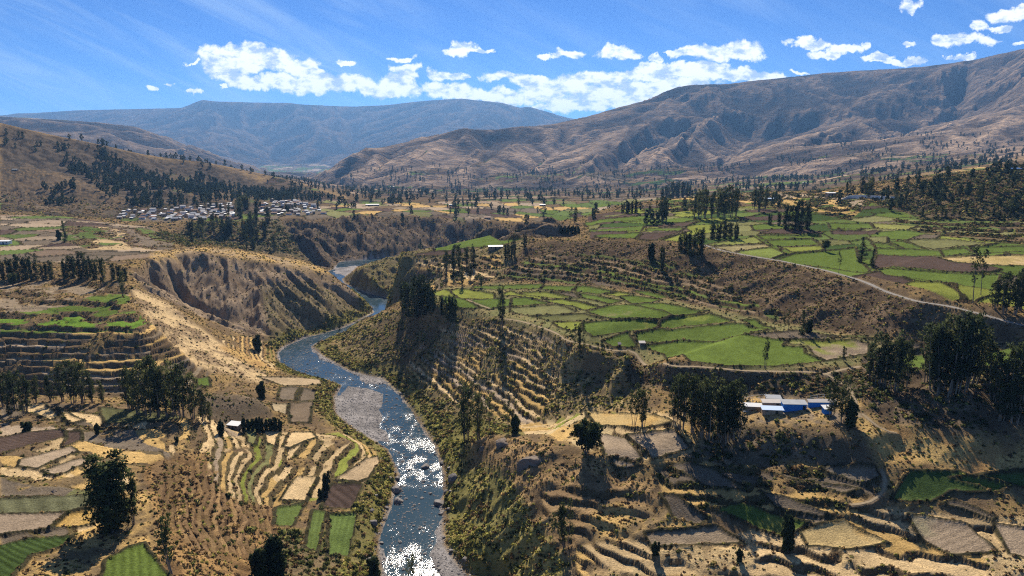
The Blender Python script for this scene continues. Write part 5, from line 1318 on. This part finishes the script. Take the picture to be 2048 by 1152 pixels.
# trees of the middle distance: the larger ones singly, up to about 300 trees in all
grove([(1760,410),(1800,395),(1900,385),(2050,380),(2050,440),(1900,440),(1780,425)], 26, 14, 26, 'dark tree on the wooded hillside at the right', 'wooded hillside at the right')
grove([(1690,388),(1740,384),(1750,398),(1690,396)], 6, 26, 34, 'tree in the clump above the curved wall', 'clump above the curved wall')
# within a clump, say which tree by its order from the left
ORD = ['leftmost', 'second from left', 'third from left', 'fourth from left', 'fifth from left', 'sixth from left', 'seventh from left', 'eighth from left', 'ninth from left', 'tenth from left', 'eleventh from left', 'twelfth from left', 'thirteenth from left']
bg = {}
for o in list(col0.objects):
    if o.get('group') and o.get('category') in ('tree', 'shrub'): bg.setdefault(o['group'], []).append(o)
for g, L in bg.items():
    if len(L) > 13: continue
    L.sort(key=lambda o: o.location.x / o.location.y)
    for i, o in enumerate(L):
        w_ = ORD[i] if i < len(L) - 1 else 'rightmost'
        o['label'] = w_ + ' ' + ' '.join(o['label'].split()[:13])
print('single trees', ntree)
# the rest of the far trees: one object
fw = np.zeros((NR, NU))
def treezone(poly, wt, th=-.1, sc=60):
    P = curve(poly); s = window(P); mk = inside(P, X[s], Y[s])
    fw[s] = np.maximum(fw[s], np.where(mk, wt * sstep(th, th + .25, fbm(X[s] / sc, Y[s] / sc, 3, 91)), 0))
treezone([(110,290),(200,300),(290,350),(300,410),(220,415),(190,370),(120,330)], .8, -.2); treezone([(200,350),(400,350),(640,390),(640,402),(460,402),(330,416),(230,416)], .8, -.2)
treezone([(0,262),(60,280),(110,300),(60,310),(0,290)], .3, 0); treezone([(80,375),(150,370),(150,412),(90,410)], .5, -.2); treezone([(560,375),(760,388),(860,402),(860,412),(640,405)], .35, .05)
treezone([(640,405),(1140,405),(1140,440),(640,425)], .12, .05); treezone([(1740,390),(2060,335),(2060,435),(1780,430)], .4, -.1, 40); treezone([(1200,475),(1180,430),(1300,400),(1750,385),(1760,430),(1500,440)], .12, .1)
w = fw * area * (Yg < 1900)
P1, a_, b_, r = sample(w, 1150, 31)
vm_ = valley & (Yg < 3300)
w = np.where(vm_ | ((Yg > 1250) & (Yg < 3000) & (HB < 190) & (slope < .3)), sstep(-.05, .25, fbm(X / 130, Y / 130, 4, 92)), 0) * area * view
P2, a_, b_, r2 = sample(w, 2600, 32)
P = np.concatenate([P1, P2]); n = len(P)
m_far = leaf_material('far_tree_leaves', (.04,.056,.026), (.08,.095,.042), None, .2)
def far_tree(seed):
    r = np.random.RandomState(seed); n = 130; t_ = r.uniform(0, 1, n); a = r.uniform(0, 6.28, n); rad = (.18 + .12 * np.sin(t_ * 9 + seed)) * np.sin(np.pi * np.clip(t_ * .85 + .12, 0, 1)) * np.sqrt(r.uniform(.2, 1, n))
    return mesh_np('far_tree', *quads_at(np.stack([rad * np.cos(a), rad * np.sin(a), .08 + t_ * .9], -1), .085, r), m_far)
hh = np.concatenate([r.uniform(7, 14, len(P1)), r2.uniform(7, 16, len(P2))]) 
scatter('distant_trees', [far_tree(i) for i in range(4)], P, np.stack([hh * 1.15, hh * 1.15, hh], -1), np.stack([hh * 0, hh * 0, hh * 7 % 6.28], -1), (hh * 997).astype(int) % 4)

# ------------------------------------------------------------------ air between here and the far mountains
HZ = 4.5e-5
hz = bpy.data.materials.new('haze'); hz.use_nodes = True
hn = hz.node_tree.nodes; hn.clear(); ho = hn.new('ShaderNodeOutputMaterial'); hv = hn.new('ShaderNodeVolumePrincipled')
hv.inputs['Color'].default_value = (.24, .52, 1.0, 1); hv.inputs['Density'].default_value = HZ; hv.inputs['Anisotropy'].default_value = .3
hz.node_tree.links.new(hv.outputs[0], ho.inputs['Volume'])
zmin = float(ZT.min()) - 1.5; zmax = max(float(ZT.max()), CAMZ) + 40
tag(link(bpy.data.objects.new('haze', boxes('haze', [(-17500, 17500, -300, 16900, zmin, zmax)], hz))), kind='stuff')
